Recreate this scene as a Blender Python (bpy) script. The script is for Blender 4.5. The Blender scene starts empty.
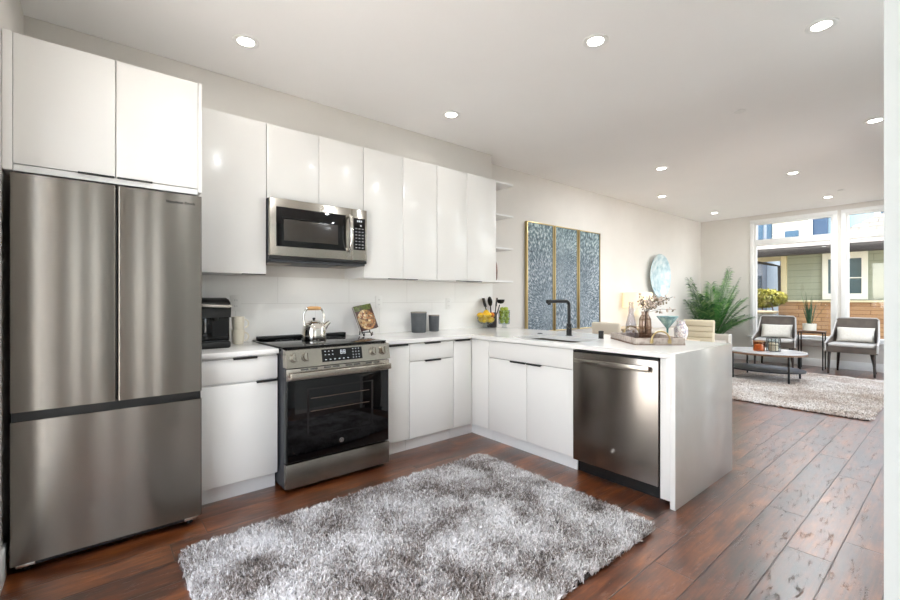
import bpy, bmesh, math, random
import numpy as np
from mathutils import Vector, Matrix
from math import pi, sin, cos, radians, sqrt

S = bpy.context.scene
COL = S.collection
random.seed(7)

# ------------------------------------------------------------------ camera
cam_d = bpy.data.cameras.new('camera')
cam = bpy.data.objects.new('camera', cam_d); COL.objects.link(cam)
cam.location = (-2.6362, -3.4891, 1.2425)
cam.rotation_euler = (pi / 2, 0, -0.6907)
cam_d.sensor_width = 36
cam_d.lens = 429.4547 * 36 / 900
cam_d.shift_y = -1.88 / 900
cam_d.clip_start = 0.02
cam_d.clip_end = 200
S.camera = cam

# ------------------------------------------------------------------ world, sun, exposure
w = bpy.data.worlds.new('sky'); S.world = w
w.use_nodes = True
wt = w.node_tree
sky = wt.nodes.new('ShaderNodeTexSky')
sky.sky_type = 'NISHITA'
sky.sun_disc = False
sky.sun_elevation = radians(52)
sky.sun_rotation = radians(300)
bg = wt.nodes['Background']
bg.inputs['Strength'].default_value = 0.72
hsv = wt.nodes.new('ShaderNodeHueSaturation'); hsv.inputs['Saturation'].default_value = 0.4   # hazy, milky sky
wt.links.new(sky.outputs[0], hsv.inputs['Color']); wt.links.new(hsv.outputs[0], bg.inputs['Color'])

sun_d = bpy.data.lights.new('sun', 'SUN')
sun_d.energy = 12.0
sun_d.angle = radians(1.0)
sun_d.color = (1.0, 0.95, 0.86)
sun = bpy.data.objects.new('sun', sun_d); COL.objects.link(sun)
sun.rotation_euler = Vector((-0.06, -0.15, -1.0)).to_track_quat('-Z', 'Y').to_euler()
sun.location = (0, 4, 12)

DOWNLIGHT_W = 10.5
KITCHEN_W = 6.5
WALL_LIGHT_W = 0.3     # the row close to the long wall, turned down to avoid bright scallops
LAMP_W = 0.25

S.view_settings.view_transform = 'Standard'
S.view_settings.look = 'None'
S.view_settings.exposure = 0.95
S.view_settings.gamma = 1.0
S.view_settings.use_curve_mapping = False
S.cycles.use_denoising = True
S.cycles.max_bounces = 10
S.cycles.diffuse_bounces = 6
S.cycles.glossy_bounces = 5
S.cycles.transparent_max_bounces = 16
S.cycles.sample_clamp_indirect = 6.0
S.cycles.caustics_reflective = False
S.cycles.caustics_refractive = False

H = 2.8834            # ceiling height


# ------------------------------------------------------------------ materials
def lin(c):
    return tuple((x / 255 / 12.92) if x / 255 <= 0.04045 else ((x / 255 + 0.055) / 1.055) ** 2.4 for x in c) + (1.0,)


def mat(name, rgb, rough=0.5, metal=0.0, **kw):
    m = bpy.data.materials.new(name); m.use_nodes = True
    b = m.node_tree.nodes['Principled BSDF']
    b.inputs['Base Color'].default_value = lin(rgb)
    b.inputs['Roughness'].default_value = rough
    b.inputs['Metallic'].default_value = metal
    for k, v in kw.items():
        b.inputs[k.replace('_', ' ')].default_value = v
    return m


def nd(m, typ, **kw):
    n = m.node_tree.nodes.new(typ)
    for k, v in kw.items():
        if hasattr(n, k) and k not in ('inputs',):
            setattr(n, k, v)
        else:
            n.inputs[k.replace('_', ' ')].default_value = v
    return n


def ln(m, a, b):
    m.node_tree.links.new(a, b)


def bsdf(m):
    return m.node_tree.nodes['Principled BSDF']


def ramp(m, fac, stops):
    r = nd(m, 'ShaderNodeValToRGB')
    e = r.color_ramp.elements
    while len(e) < len(stops):
        e.new(0.5)
    for i, (p, c) in enumerate(stops):
        e[i].position = p; e[i].color = lin(c)
    ln(m, fac, r.inputs[0])
    return r


def mth(m, op, a, b=None, c=None):
    n = nd(m, 'ShaderNodeMath', operation=op)
    for i, v in enumerate((a, b, c)):
        if v is None: continue
        if hasattr(v, 'default_value') and hasattr(v, 'is_linked'):
            ln(m, v, n.inputs[i])
        else:
            n.inputs[i].default_value = v
    return n.outputs[0]


def mixc(m, fac, a, b, mode='MIX'):
    n = nd(m, 'ShaderNodeMix', data_type='RGBA', blend_type=mode)
    for i, v in ((0, fac), (6, a), (7, b)):
        if hasattr(v, 'is_linked'): ln(m, v, n.inputs[i])
        else: n.inputs[i].default_value = v
    return n.outputs[2]


def bump(m, height, strength=0.2, dist=0.01):
    b = nd(m, 'ShaderNodeBump'); b.inputs['Strength'].default_value = strength
    b.inputs['Distance'].default_value = dist
    ln(m, height, b.inputs['Height'])
    ln(m, b.outputs[0], bsdf(m).inputs['Normal']); ln(m, b.outputs[0], bsdf(m).inputs['Coat Normal'])


def noise(m, vec, scale, detail=4, rough=0.55):
    n = nd(m, 'ShaderNodeTexNoise')
    n.inputs['Scale'].default_value = scale; n.inputs['Detail'].default_value = detail
    n.inputs['Roughness'].default_value = rough
    if vec is not None: ln(m, vec, n.inputs['Vector'])
    return n.outputs['Fac']


def objco(m):
    return nd(m, 'ShaderNodeTexCoord').outputs['Object']


def mapped(m, vec, scale=(1, 1, 1), loc=(0, 0, 0), rot=(0, 0, 0)):
    n = nd(m, 'ShaderNodeMapping')
    n.inputs['Scale'].default_value = scale; n.inputs['Location'].default_value = loc
    n.inputs['Rotation'].default_value = rot
    ln(m, vec, n.inputs['Vector'])
    return n.outputs[0]


def mottled(name, stops, scale, rough=0.6, metal=0.0, stretch=(1, 1, 1), bumps=0.0, detail=4, **kw):
    m = mat(name, stops[0][1], rough, metal, **kw)
    f = noise(m, mapped(m, objco(m), stretch), scale, detail)
    r = ramp(m, f, stops)
    ln(m, r.outputs[0], bsdf(m).inputs['Base Color'])
    if bumps: bump(m, f, bumps)
    return m


def emit(name, rgb, strength):
    m = mat(name, rgb, 0.5)
    b = bsdf(m)
    b.inputs['Emission Color'].default_value = lin(rgb)
    b.inputs['Emission Strength'].default_value = strength
    return m


def clear_glass(name, tint=(255, 255, 255), gloss=0.02, ior=1.45):
    m = bpy.data.materials.new(name); m.use_nodes = True
    t = m.node_tree; t.nodes.remove(t.nodes['Principled BSDF'])
    tr = nd(m, 'ShaderNodeBsdfTransparent'); tr.inputs[0].default_value = lin(tint)
    gl = nd(m, 'ShaderNodeBsdfGlossy'); gl.inputs['Roughness'].default_value = gloss
    lw = nd(m, 'ShaderNodeLayerWeight'); lw.inputs['Blend'].default_value = 0.5
    f0 = ((ior - 1) / (ior + 1)) ** 2
    fr = nd(m, 'ShaderNodeMath', operation='MULTIPLY_ADD'); ln(m, mth(m, 'POWER', lw.outputs['Facing'], 5.0), fr.inputs[0])
    fr.inputs[1].default_value = 1 - f0; fr.inputs[2].default_value = f0
    mx = nd(m, 'ShaderNodeMixShader')
    ln(m, fr.outputs[0], mx.inputs[0]); ln(m, tr.outputs[0], mx.inputs[1]); ln(m, gl.outputs[0], mx.inputs[2])
    ln(m, mx.outputs[0], t.nodes['Material Output'].inputs['Surface'])
    return m


def steel(name, rgb, rough=0.3, aniso=0.75):
    m = mat(name, rgb, rough, 1.0, Anisotropic=aniso)
    tg = nd(m, 'ShaderNodeTangent', direction_type='RADIAL', axis='Z')
    ln(m, tg.outputs[0], bsdf(m).inputs['Tangent']); bsdf(m).inputs['Anisotropic Rotation'].default_value = 0.25
    return m


def plank_floor():
    m = mat('floor_planks', (90, 52, 32), 0.35, Specular_IOR_Level=0.3, Coat_Weight=1.0, Coat_Roughness=0.29, Coat_IOR=1.75)
    o = objco(m)
    sp = nd(m, 'ShaderNodeSeparateXYZ'); ln(m, o, sp.inputs[0])
    v = mth(m, 'DIVIDE', mth(m, 'ADD', sp.outputs[1], 20.0), 0.18)
    row = mth(m, 'FLOOR', v)
    wn = nd(m, 'ShaderNodeTexWhiteNoise', noise_dimensions='1D'); ln(m, row, wn.inputs['W'])
    u = mth(m, 'ADD', mth(m, 'DIVIDE', sp.outputs[0], 1.35), mth(m, 'MULTIPLY', wn.outputs['Value'], 7.3))
    colm = mth(m, 'FLOOR', u)
    cb = nd(m, 'ShaderNodeCombineXYZ'); ln(m, row, cb.inputs[0]); ln(m, colm, cb.inputs[1])
    w2 = nd(m, 'ShaderNodeTexWhiteNoise', noise_dimensions='2D'); ln(m, cb.outputs[0], w2.inputs['Vector'])
    tone = w2.outputs['Value']
    # grain runs along x, shifted per plank
    off = nd(m, 'ShaderNodeVectorMath', operation='SCALE'); ln(m, w2.outputs['Color'], off.inputs[0]); off.inputs['Scale'].default_value = 17
    ad = nd(m, 'ShaderNodeVectorMath', operation='ADD'); ln(m, o, ad.inputs[0]); ln(m, off.outputs[0], ad.inputs[1])
    g1 = noise(m, mapped(m, ad.outputs[0], (2.2, 8, 1)), 2.4, 9, 0.68)
    g2 = noise(m, mapped(m, ad.outputs[0], (2.0, 42, 1)), 2.0, 5, 0.6)
    g3 = noise(m, mapped(m, ad.outputs[0], (1.2, 3.6, 1)), 2.6, 3, 0.5)
    mixf = mth(m, 'ADD', mth(m, 'MULTIPLY', g1, 0.62), mth(m, 'MULTIPLY', g2, 0.30))
    mixf = mth(m, 'ADD', mixf, mth(m, 'MULTIPLY', mth(m, 'SUBTRACT', tone, 0.5), 0.13))
    mixf = mth(m, 'ADD', mixf, mth(m, 'MULTIPLY', mth(m, 'SUBTRACT', g3, 0.5), 0.45))
    r = ramp(m, mixf, [(0.26, (30, 13, 6)), (0.42, (76, 35, 13)), (0.53, (112, 58, 22)), (0.66, (152, 88, 36)), (0.80, (178, 114, 54))])
    # grooves
    fy = mth(m, 'FRACT', v); dy = mth(m, 'MULTIPLY', mth(m, 'MINIMUM', fy, mth(m, 'SUBTRACT', 1.0, fy)), 0.18)
    fx = mth(m, 'FRACT', u); dx = mth(m, 'MULTIPLY', mth(m, 'MINIMUM', fx, mth(m, 'SUBTRACT', 1.0, fx)), 1.35)
    d = mth(m, 'MINIMUM', dx, dy)
    gr = nd(m, 'ShaderNodeMapRange', interpolation_type='SMOOTHSTEP'); ln(m, d, gr.inputs[0])
    gr.inputs[1].default_value = 0.0008; gr.inputs[2].default_value = 0.0034
    c = mixc(m, gr.outputs[0], lin((40, 24, 18)), r.outputs[0])
    ln(m, c, bsdf(m).inputs['Base Color'])
    # hand-scraped gouges
    sc = noise(m, mapped(m, ad.outputs[0], (2.6, 11, 1)), 2.8, 6, 0.7)
    gg = nd(m, 'ShaderNodeMapRange', interpolation_type='SMOOTHSTEP'); ln(m, sc, gg.inputs[0])
    gg.inputs[1].default_value = 0.33; gg.inputs[2].default_value = 0.43
    hgt = mth(m, 'ADD', mth(m, 'MULTIPLY', gr.outputs[0], 1.0), mth(m, 'MULTIPLY', gg.outputs[0], 0.5))
    hgt = mth(m, 'ADD', hgt, mth(m, 'MULTIPLY', g1, 0.25))
    bump(m, hgt, 0.45, 0.004)
    ro = nd(m, 'ShaderNodeMapRange'); ln(m, g1, ro.inputs[0])
    ro.inputs[3].default_value = 0.30; ro.inputs[4].default_value = 0.42
    ln(m, ro.outputs[0], bsdf(m).inputs['Roughness'])
    return m


def pile_mat(name, dark, midc, light, scale):
    m = mat(name, midc, 0.9)
    f = noise(m, objco(m), scale, 3, 0.6)
    g = nd(m, 'ShaderNodeNewGeometry').outputs['Random Per Island']
    k = mth(m, 'ADD', mth(m, 'MULTIPLY', f, 1.25), mth(m, 'MULTIPLY', mth(m, 'SUBTRACT', g, 0.5), 0.38))
    r = ramp(m, k, [(0.42, dark), (0.60, midc), (0.80, light)])
    ln(m, r.outputs[0], bsdf(m).inputs['Base Color'])
    return m


def brick_mat(name, c1, c2, mortar, bw, bh, ms=0.01, rough=0.8, bias=0.0, flip='x'):
    m = mat(name, c1, rough)
    o = objco(m)
    sp = nd(m, 'ShaderNodeSeparateXYZ'); ln(m, o, sp.inputs[0])
    cb = nd(m, 'ShaderNodeCombineXYZ')
    ln(m, sp.outputs[1 if flip == 'x' else 0], cb.inputs[0]); ln(m, sp.outputs[2], cb.inputs[1])
    b = nd(m, 'ShaderNodeTexBrick'); ln(m, cb.outputs[0], b.inputs['Vector'])
    b.inputs['Color1'].default_value = lin(c1); b.inputs['Color2'].default_value = lin(c2)
    b.inputs['Mortar'].default_value = lin(mortar); b.inputs['Scale'].default_value = 1.0
    b.inputs['Mortar Size'].default_value = ms; b.inputs['Brick Width'].default_value = bw
    b.inputs['Row Height'].default_value = bh; b.inputs['Bias'].default_value = bias
    ln(m, b.outputs['Color'], bsdf(m).inputs['Base Color'])
    return m


def art_mat(name, cx, cz, seed):
    m = mat(name, (120, 140, 155), 0.55)
    o = objco(m)
    sp = nd(m, 'ShaderNodeSeparateXYZ'); ln(m, o, sp.inputs[0])
    x = mth(m, 'SUBTRACT', sp.outputs[0], cx); z = mth(m, 'SUBTRACT', sp.outputs[2], cz)
    ang = mth(m, 'ARCTAN2', z, x)
    rad = mth(m, 'SQRT', mth(m, 'ADD', mth(m, 'MULTIPLY', x, x), mth(m, 'MULTIPLY', z, z)))
    cb = nd(m, 'ShaderNodeCombineXYZ')
    ln(m, mth(m, 'MULTIPLY', ang, 30.0), cb.inputs[0]); ln(m, mth(m, 'MULTIPLY', rad, 20.0), cb.inputs[1]); cb.inputs[2].default_value = seed
    st = noise(m, cb.outputs[0], 1.0, 3, 0.6)
    big = noise(m, mapped(m, o, (1, 1, 1), (seed, 0, 0)), 2.6, 3)
    k = mth(m, 'ADD', mth(m, 'MULTIPLY', st, 0.85), mth(m, 'MULTIPLY', big, 0.25))
    r = ramp(m, k, [(0.36, (48, 59, 65)), (0.48, (94, 112, 117)), (0.57, (128, 146, 148)), (0.67, (202, 211, 206))])
    hz = nd(m, 'ShaderNodeMapRange'); ln(m, sp.outputs[2], hz.inputs[0])
    hz.inputs[1].default_value = 0.9; hz.inputs[2].default_value = 1.9
    c = mixc(m, hz.outputs[0], mixc(m, 1.0, r.outputs[0], lin((224, 222, 236)), 'MULTIPLY'), mixc(m, 1.0, r.outputs[0], lin((222, 240, 240)), 'MULTIPLY'))
    ln(m, c, bsdf(m).inputs['Base Color'])
    return m


def cookbook_mat():
    m = mat('cookbook_cover', (90, 60, 40), 0.35)
    o = objco(m)
    vo = nd(m, 'ShaderNodeTexVoronoi'); vo.inputs['Scale'].default_value = 62; ln(m, o, vo.inputs['Vector'])
    sp = nd(m, 'ShaderNodeSeparateXYZ'); ln(m, vo.outputs['Color'], sp.inputs[0])
    r = ramp(m, sp.outputs[0], [(0.0, (70, 34, 22)), (0.3, (170, 132, 84)), (0.5, (216, 194, 150)), (0.7, (112, 62, 34)), (0.9, (176, 120, 70))])
    r2 = ramp(m, sp.outputs[1], [(0.0, (58, 66, 26)), (0.5, (96, 110, 44)), (0.9, (64, 44, 30))])
    so = nd(m, 'ShaderNodeSeparateXYZ'); ln(m, o, so.inputs[0])
    x = mth(m, 'DIVIDE', so.outputs[0], 0.084); z = mth(m, 'DIVIDE', mth(m, 'SUBTRACT', so.outputs[2], 0.090), 0.090)
    d = mth(m, 'ADD', mth(m, 'MULTIPLY', x, x), mth(m, 'MULTIPLY', z, z))
    k = mth(m, 'LESS_THAN', d, 1.0)
    top = mth(m, 'GREATER_THAN', so.outputs[2], 0.175)
    base = mixc(m, top, lin((70, 38, 30)), r2.outputs[0])
    c = mixc(m, k, base, r.outputs[0])
    ln(m, c, bsdf(m).inputs['Base Color'])
    return m


M_white = mat('gloss_white_door', (231, 229, 225), 0.22, Specular_IOR_Level=0.4, Coat_Weight=0.14, Coat_Roughness=0.05)
M_carc = mat('white_melamine', (232, 231, 229), 0.4)
M_gap = mat('shadow_reveal', (70, 70, 70), 0.7)
M_black = mat('black_satin_metal', (18, 18, 19), 0.4)
M_blackp = mat('black_plastic', (13, 12, 12), 0.35)
M_glassblk = mat('black_glass', (6, 6, 7), 0.04, Specular_IOR_Level=0.4)
M_steel = steel('brushed_stainless', (138, 133, 126), 0.24, 0.9)
M_steel2 = steel('stainless_trim', (176, 170, 160), 0.24, 0.5)
M_slate = steel('dark_slate_steel', (140, 133, 126), 0.27, 0.75)
M_chrome = mat('polished_steel', (225, 222, 216), 0.08, 1.0)
M_darkside = mat('charcoal_enamel', (58, 60, 64), 0.5)
M_wall = mottled('greige_paint', [(0.3, (220, 216, 210)), (0.7, (224, 220, 214))], 3, 0.85)
M_walle = mottled('cool_white_paint', [(0.3, (198, 204, 203)), (0.7, (202, 207, 206))], 3, 0.8)
M_ceil = mottled('ceiling_white', [(0.3, (245, 244, 243)), (0.7, (247, 246, 245))], 2, 0.9)
M_trim = mat('trim_white', (238, 238, 236), 0.45)
M_quartz = mottled('white_quartz', [(0.35, (232, 230, 226)), (0.6, (240, 238, 235)), (0.75, (226, 222, 217))], 2.2, 0.16)
M_tile = brick_mat('backsplash_tile', (240, 238, 234), (243, 241, 237), (222, 219, 214), 0.61, 0.30, 0.002, 0.25, flip='y')
M_floor = plank_floor()
M_pane = clear_glass('window_glass')
M_glass = clear_glass('clear_glass', (240, 244, 244), 0.02, 1.5)
M_gglass = clear_glass('smoky_grey_glass', (240, 240, 243), 0.03, 1.5)
M_tglass = clear_glass('teal_glass', (150, 196, 200), 0.05, 1.5)
M_gold = mat('brushed_gold', (204, 182, 134), 0.3, 1.0)
M_lightemit = emit('downlight_glow', (255, 248, 238), 14.0)
M_cream = mat('cream_linen', (222, 212, 194), 0.85)
M_tan = mat('tan_leather', (206, 194, 168), 0.55)
M_taupe = mottled('taupe_leather', [(0.35, (78, 69, 63)), (0.65, (96, 86, 78))], 6, 0.45)
M_seatlt = mat('pale_grey_leather', (196, 194, 192), 0.5)
M_pillow = mottled('ivory_linen', [(0.3, (226, 222, 214)), (0.7, (238, 235, 228))], 40, 0.9)
M_sofa = mat('oatmeal_fabric', (196, 188, 178), 0.9)
M_piping = mat('white_piping', (240, 238, 234), 0.7)
M_dwood = mottled('espresso_wood', [(0.3, (30, 22, 20)), (0.7, (52, 40, 36))], 5, 0.4, stretch=(1, 1, 8))
M_marble = mottled('grey_marble', [(0.35, (206, 208, 212)), (0.6, (232, 233, 236)), (0.75, (196, 198, 204))], 5, 0.15)
M_shelfblk = mat('navy_black_shelf', (46, 48, 54), 0.4)
M_walnut = mottled('walnut_edge', [(0.3, (92, 66, 48)), (0.7, (128, 96, 70))], 8, 0.5)
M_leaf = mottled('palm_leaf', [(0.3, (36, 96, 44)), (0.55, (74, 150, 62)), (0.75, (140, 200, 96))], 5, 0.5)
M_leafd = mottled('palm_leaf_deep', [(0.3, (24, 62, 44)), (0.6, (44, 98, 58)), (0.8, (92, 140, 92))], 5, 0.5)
for m_ in (M_leaf, M_leafd):      # every leaflet its own shade of green
    b_ = bsdf(m_); lk = b_.inputs['Base Color'].links[0].from_socket
    rnd = nd(m_, 'ShaderNodeNewGeometry').outputs['Random Per Island']
    rr_ = ramp(m_, rnd, [(0.0, (20, 52, 30)), (0.45, (58, 112, 56)), (0.75, (110, 164, 84)), (1.0, (196, 222, 140))])
    ln(m_, mixc(m_, 0.55, lk, rr_.outputs[0]), b_.inputs['Base Color'])
M_leaf2 = mottled('spiky_leaf', [(0.3, (34, 62, 44)), (0.7, (74, 110, 76))], 12, 0.5)
M_pot = mat('white_ceramic', (228, 226, 216), 0.35)
M_gpot = mat('grey_planter', (140, 146, 150), 0.6)
M_soil = mat('dark_soil', (54, 40, 30), 0.95)
M_lemon = mottled('lemon_peel', [(0.3, (236, 178, 24)), (0.7, (246, 206, 48))], 20, 0.45)
M_orange = mat('orange_peel', (226, 128, 34), 0.45)
M_lime = mottled('lime_peel', [(0.3, (128, 150, 36)), (0.7, (178, 190, 74))], 24, 0.45)
M_canister = mottled('charcoal_stoneware', [(0.3, (74, 77, 80)), (0.7, (86, 89, 92))], 14, 0.6)
M_lid = mat('pale_wood_lid', (148, 140, 130), 0.6)
M_mug = mat('cream_stoneware', (230, 222, 204), 0.35)
M_shade = emit('lit_lamp_shade', (255, 232, 192), 0.30)
M_blossom = mat('dried_blossom', (226, 208, 196), 0.9)
M_twig = mat('brown_twig', (86, 68, 56), 0.8)
M_ltwood = mottled('light_oak', [(0.3, (196, 174, 146)), (0.7, (216, 198, 172))], 6, 0.45, stretch=(1, 8, 1))
M_traywood = mottled('whitewashed_wood', [(0.3, (150, 132, 118)), (0.55, (196, 184, 174)), (0.75, (120, 98, 86))], 14, 0.6, stretch=(1, 3, 1))
M_traybed = mottled('tray_bed', [(0.3, (96, 66, 54)), (0.7, (140, 104, 86))], 12, 0.5)
M_pearl = mottled('mother_of_pearl', [(0.3, (150, 186, 200)), (0.5, (204, 224, 230)), (0.7, (238, 244, 246))], 9, 0.18, Coat_Weight=0.6)
M_candle = mat('candle_wax', (232, 206, 176), 0.6)
M_amber = clear_glass('amber_glass', (236, 200, 168), 0.03, 1.5)
M_pattern = mottled('floral_ceramic', [(0.44, (240, 238, 236)), (0.52, (214, 190, 190)), (0.58, (120, 130, 160)), (0.66, (240, 236, 232))], 34, 0.35)
M_kgold = mat('birch_handle', (206, 160, 104), 0.5)
M_sinkst = steel('sink_steel', (128, 120, 110), 0.35, 0.4)
M_icon = emit('panel_legend', (200, 206, 212), 0.3)
M_outlet = mat('outlet_plate', (236, 234, 230), 0.4)
M_slot = mat('outlet_slot', (168, 166, 162), 0.6)
M_pile1 = pile_mat('shag_pile', (122, 110, 103), (196, 190, 187), (240, 238, 238), 3.4)
M_pile2 = pile_mat('living_pile', (196, 180, 168), (226, 217, 209), (244, 240, 236), 1.8)
M_rugback = mat('rug_backing', (70, 62, 58), 0.95)


# ------------------------------------------------------------------ mesh helpers
class MB:
    def __init__(s):
        s.bm = bmesh.new(); s.mi = 0

    def _add(s, t):
        for f in t.faces: f.material_index = s.mi
        me = bpy.data.meshes.new('tmp'); t.to_mesh(me); t.free()
        s.bm.from_mesh(me); bpy.data.meshes.remove(me)
        return s

    def box(s, x0, x1, y0, y1, z0, z1, bev=0.0, seg=2, rot=None, about=None):
        t = bmesh.new(); bmesh.ops.create_cube(t, size=1)
        for v in t.verts:
            v.co = Vector(((x0 + x1) / 2 + v.co.x * abs(x1 - x0), (y0 + y1) / 2 + v.co.y * abs(y1 - y0), (z0 + z1) / 2 + v.co.z * abs(z1 - z0)))
        if bev:
            bmesh.ops.bevel(t, geom=list(t.edges), offset=bev, segments=seg, affect='EDGES', profile=0.5)
        if rot is not None:
            c = Vector(about) if about else Vector(((x0 + x1) / 2, (y0 + y1) / 2, (z0 + z1) / 2))
            bmesh.ops.transform(t, matrix=Matrix.Translation(c) @ rot.to_4x4() @ Matrix.Translation(-c), verts=t.verts)
        return s._add(t)

    def cyl(s, p0, p1, r, r2=None, seg=20, caps=True):
        p0, p1 = Vector(p0), Vector(p1); d = p1 - p0
        t = bmesh.new()
        bmesh.ops.create_cone(t, cap_ends=caps, segments=seg, radius1=r, radius2=r if r2 is None else r2, depth=d.length)
        q = d.to_track_quat('Z', 'Y').to_matrix().to_4x4()
        bmesh.ops.transform(t, matrix=Matrix.Translation((p0 + p1) / 2) @ q, verts=t.verts)
        return s._add(t)

    def tube(s, pts, r, seg=10, closed=False, radii=None):
        pts = [Vector(p) for p in pts]; n = len(pts); t = bmesh.new(); rings = []
        up = Vector((0, 0, 1)); prev = None
        for i, p in enumerate(pts):
            a = pts[(i - 1) % n] if (closed or i > 0) else p
            b = pts[(i + 1) % n] if (closed or i < n - 1) else p
            d = (b - a).normalized()
            if prev is None:
                nrm = d.cross(up)
                if nrm.length < 1e-3: nrm = d.cross(Vector((1, 0, 0)))
            else:
                nrm = prev - d * prev.dot(d)
            nrm.normalize(); prev = nrm; bi = d.cross(nrm)
            rr = radii[i] if radii else r
            rings.append([t.verts.new(p + (nrm * cos(2 * pi * k / seg) + bi * sin(2 * pi * k / seg)) * rr) for k in range(seg)])
        for i in range(n if closed else n - 1):
            A, B = rings[i], rings[(i + 1) % n]
            for k in range(seg):
                t.faces.new((A[k], A[(k + 1) % seg], B[(k + 1) % seg], B[k]))
        if not closed:
            t.faces.new(rings[0][::-1]); t.faces.new(rings[-1])
        bmesh.ops.recalc_face_normals(t, faces=t.faces)
        return s._add(t)

    def lathe(s, prof, c=(0, 0, 0), seg=32):
        t = bmesh.new(); rings = []
        for r, z in prof:
            if r < 1e-5: rings.append([t.verts.new((c[0], c[1], c[2] + z))])
            else: rings.append([t.verts.new((c[0] + r * cos(2 * pi * k / seg), c[1] + r * sin(2 * pi * k / seg), c[2] + z)) for k in range(seg)])
        for A, B in zip(rings, rings[1:]):
            for k in range(seg):
                k2 = (k + 1) % seg
                if len(A) == 1 and len(B) == 1: continue
                if len(A) == 1: t.faces.new((A[0], B[k2], B[k]))
                elif len(B) == 1: t.faces.new((A[k], A[k2], B[0]))
                else: t.faces.new((A[k], A[k2], B[k2], B[k]))
        bmesh.ops.recalc_face_normals(t, faces=t.faces)
        return s._add(t)

    def ball(s, c, rx, ry=None, rz=None, seg=16, rot=None):
        ry = rx if ry is None else ry; rz = rx if rz is None else rz
        t = bmesh.new(); bmesh.ops.create_uvsphere(t, u_segments=seg, v_segments=max(6, seg // 2 + 2), radius=1)
        mtx = Matrix.Translation(c) @ (rot.to_4x4() if rot else Matrix.Identity(4)) @ Matrix.Diagonal((rx, ry, rz, 1))
        bmesh.ops.transform(t, matrix=mtx, verts=t.verts)
        return s._add(t)

    def poly(s, pts, ext=None):
        """polygon of 3-D points, extruded by vector ext"""
        t = bmesh.new(); vs = [t.verts.new(p) for p in pts]; f = t.faces.new(vs)
        if ext is not None:
            r = bmesh.ops.extrude_face_region(t, geom=[f])
            bmesh.ops.translate(t, vec=Vector(ext), verts=[v for v in r['geom'] if isinstance(v, bmesh.types.BMVert)])
        bmesh.ops.recalc_face_normals(t, faces=t.faces)
        return s._add(t)

    def cushion(s, c, w_, h_, t_, rot=None, n=14, p=4):
        """soft pillow: width along x, height along z, thickness along y"""
        t = bmesh.new(); g = {}
        for side in (-1, 1):
            for i in range(n + 1):
                for j in range(n + 1):
                    a = -1 + 2 * i / n; b = -1 + 2 * j / n
                    k = sqrt(max(0, 1 - abs(a) ** p)) * sqrt(max(0, 1 - abs(b) ** p))
                    edge = i in (0, n) or j in (0, n)
                    key = (i, j) if edge else (i, j, side)
                    if key not in g:
                        pinch = 1 - 0.05 * (a * a) * (b * b)
                        g[key] = t.verts.new((a * w_ / 2 * (1 - 0.04 * (1 - b * b)), side * k * t_ / 2, b * h_ / 2 * (1 - 0.05 * (1 - a * a))))
            for i in range(n):
                for j in range(n):
                    q = []
                    for ii, jj in ((i, j), (i + 1, j), (i + 1, j + 1), (i, j + 1)):
                        e = ii in (0, n) or jj in (0, n)
                        q.append(g[(ii, jj)] if e else g[(ii, jj, side)])
                    try: t.faces.new(q)
                    except ValueError: pass
        bmesh.ops.recalc_face_normals(t, faces=t.faces)
        m = Matrix.Translation(c) @ (rot.to_4x4() if rot else Matrix.Identity(4))
        bmesh.ops.transform(t, matrix=m, verts=t.verts)
        return s._add(t)


ORIG = {}


def link(o, parent=None):
    COL.objects.link(o)
    if parent is not None: o.parent = parent
    return o


def obj(name, mb, m, parent=None, angle=40, label=None, loc=None):
    """one mesh object; mesh data is given in world coordinates (or in the frame of the thing while that sits at 0,0,0)"""
    o0 = Vector(ORIG.get(parent.name, (0, 0, 0))) if parent is not None else Vector(loc or (0, 0, 0))
    me = bpy.data.meshes.new(name)
    mb.bm.transform(Matrix.Translation(-o0)); mb.bm.to_mesh(me); mb.bm.free()
    for x in (m if isinstance(m, (list, tuple)) else [m]): me.materials.append(x)
    me.polygons.foreach_set('use_smooth', [True] * len(me.polygons))
    me.set_sharp_from_angle(angle=radians(angle))
    o = bpy.data.objects.new(name, me); link(o, parent)
    if parent is None: o.location = o0
    ORIG[o.name] = tuple(o0)
    if label: o['label'] = label
    return o


def tag(o, label, cat, group=None, kind=None):
    o['label'] = label; o['category'] = cat
    if group: o['group'] = group
    if kind: o['kind'] = kind
    return o


def thing(name, label, cat, loc=(0, 0, 0), group=None):
    o = bpy.data.objects.new(name, None); o.empty_display_size = 0.1; link(o); o.location = loc
    ORIG[o.name] = tuple(loc)
    return tag(o, label, cat, group)


def struct(name, mb, m, parent=None, angle=30):
    o = obj(name, mb, m, parent, angle)
    if parent is None: o['kind'] = 'structure'
    return o


def copy_tree(o, parent=None):
    c = o.copy(); COL.objects.link(c)
    if parent is not None: c.parent = parent
    for ch in list(o.children): copy_tree(ch, c)
    return c


def rotz(a): return Matrix.Rotation(a, 3, 'Z')
def rotx(a): return Matrix.Rotation(a, 3, 'X')
def roty(a): return Matrix.Rotation(a, 3, 'Y')


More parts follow.
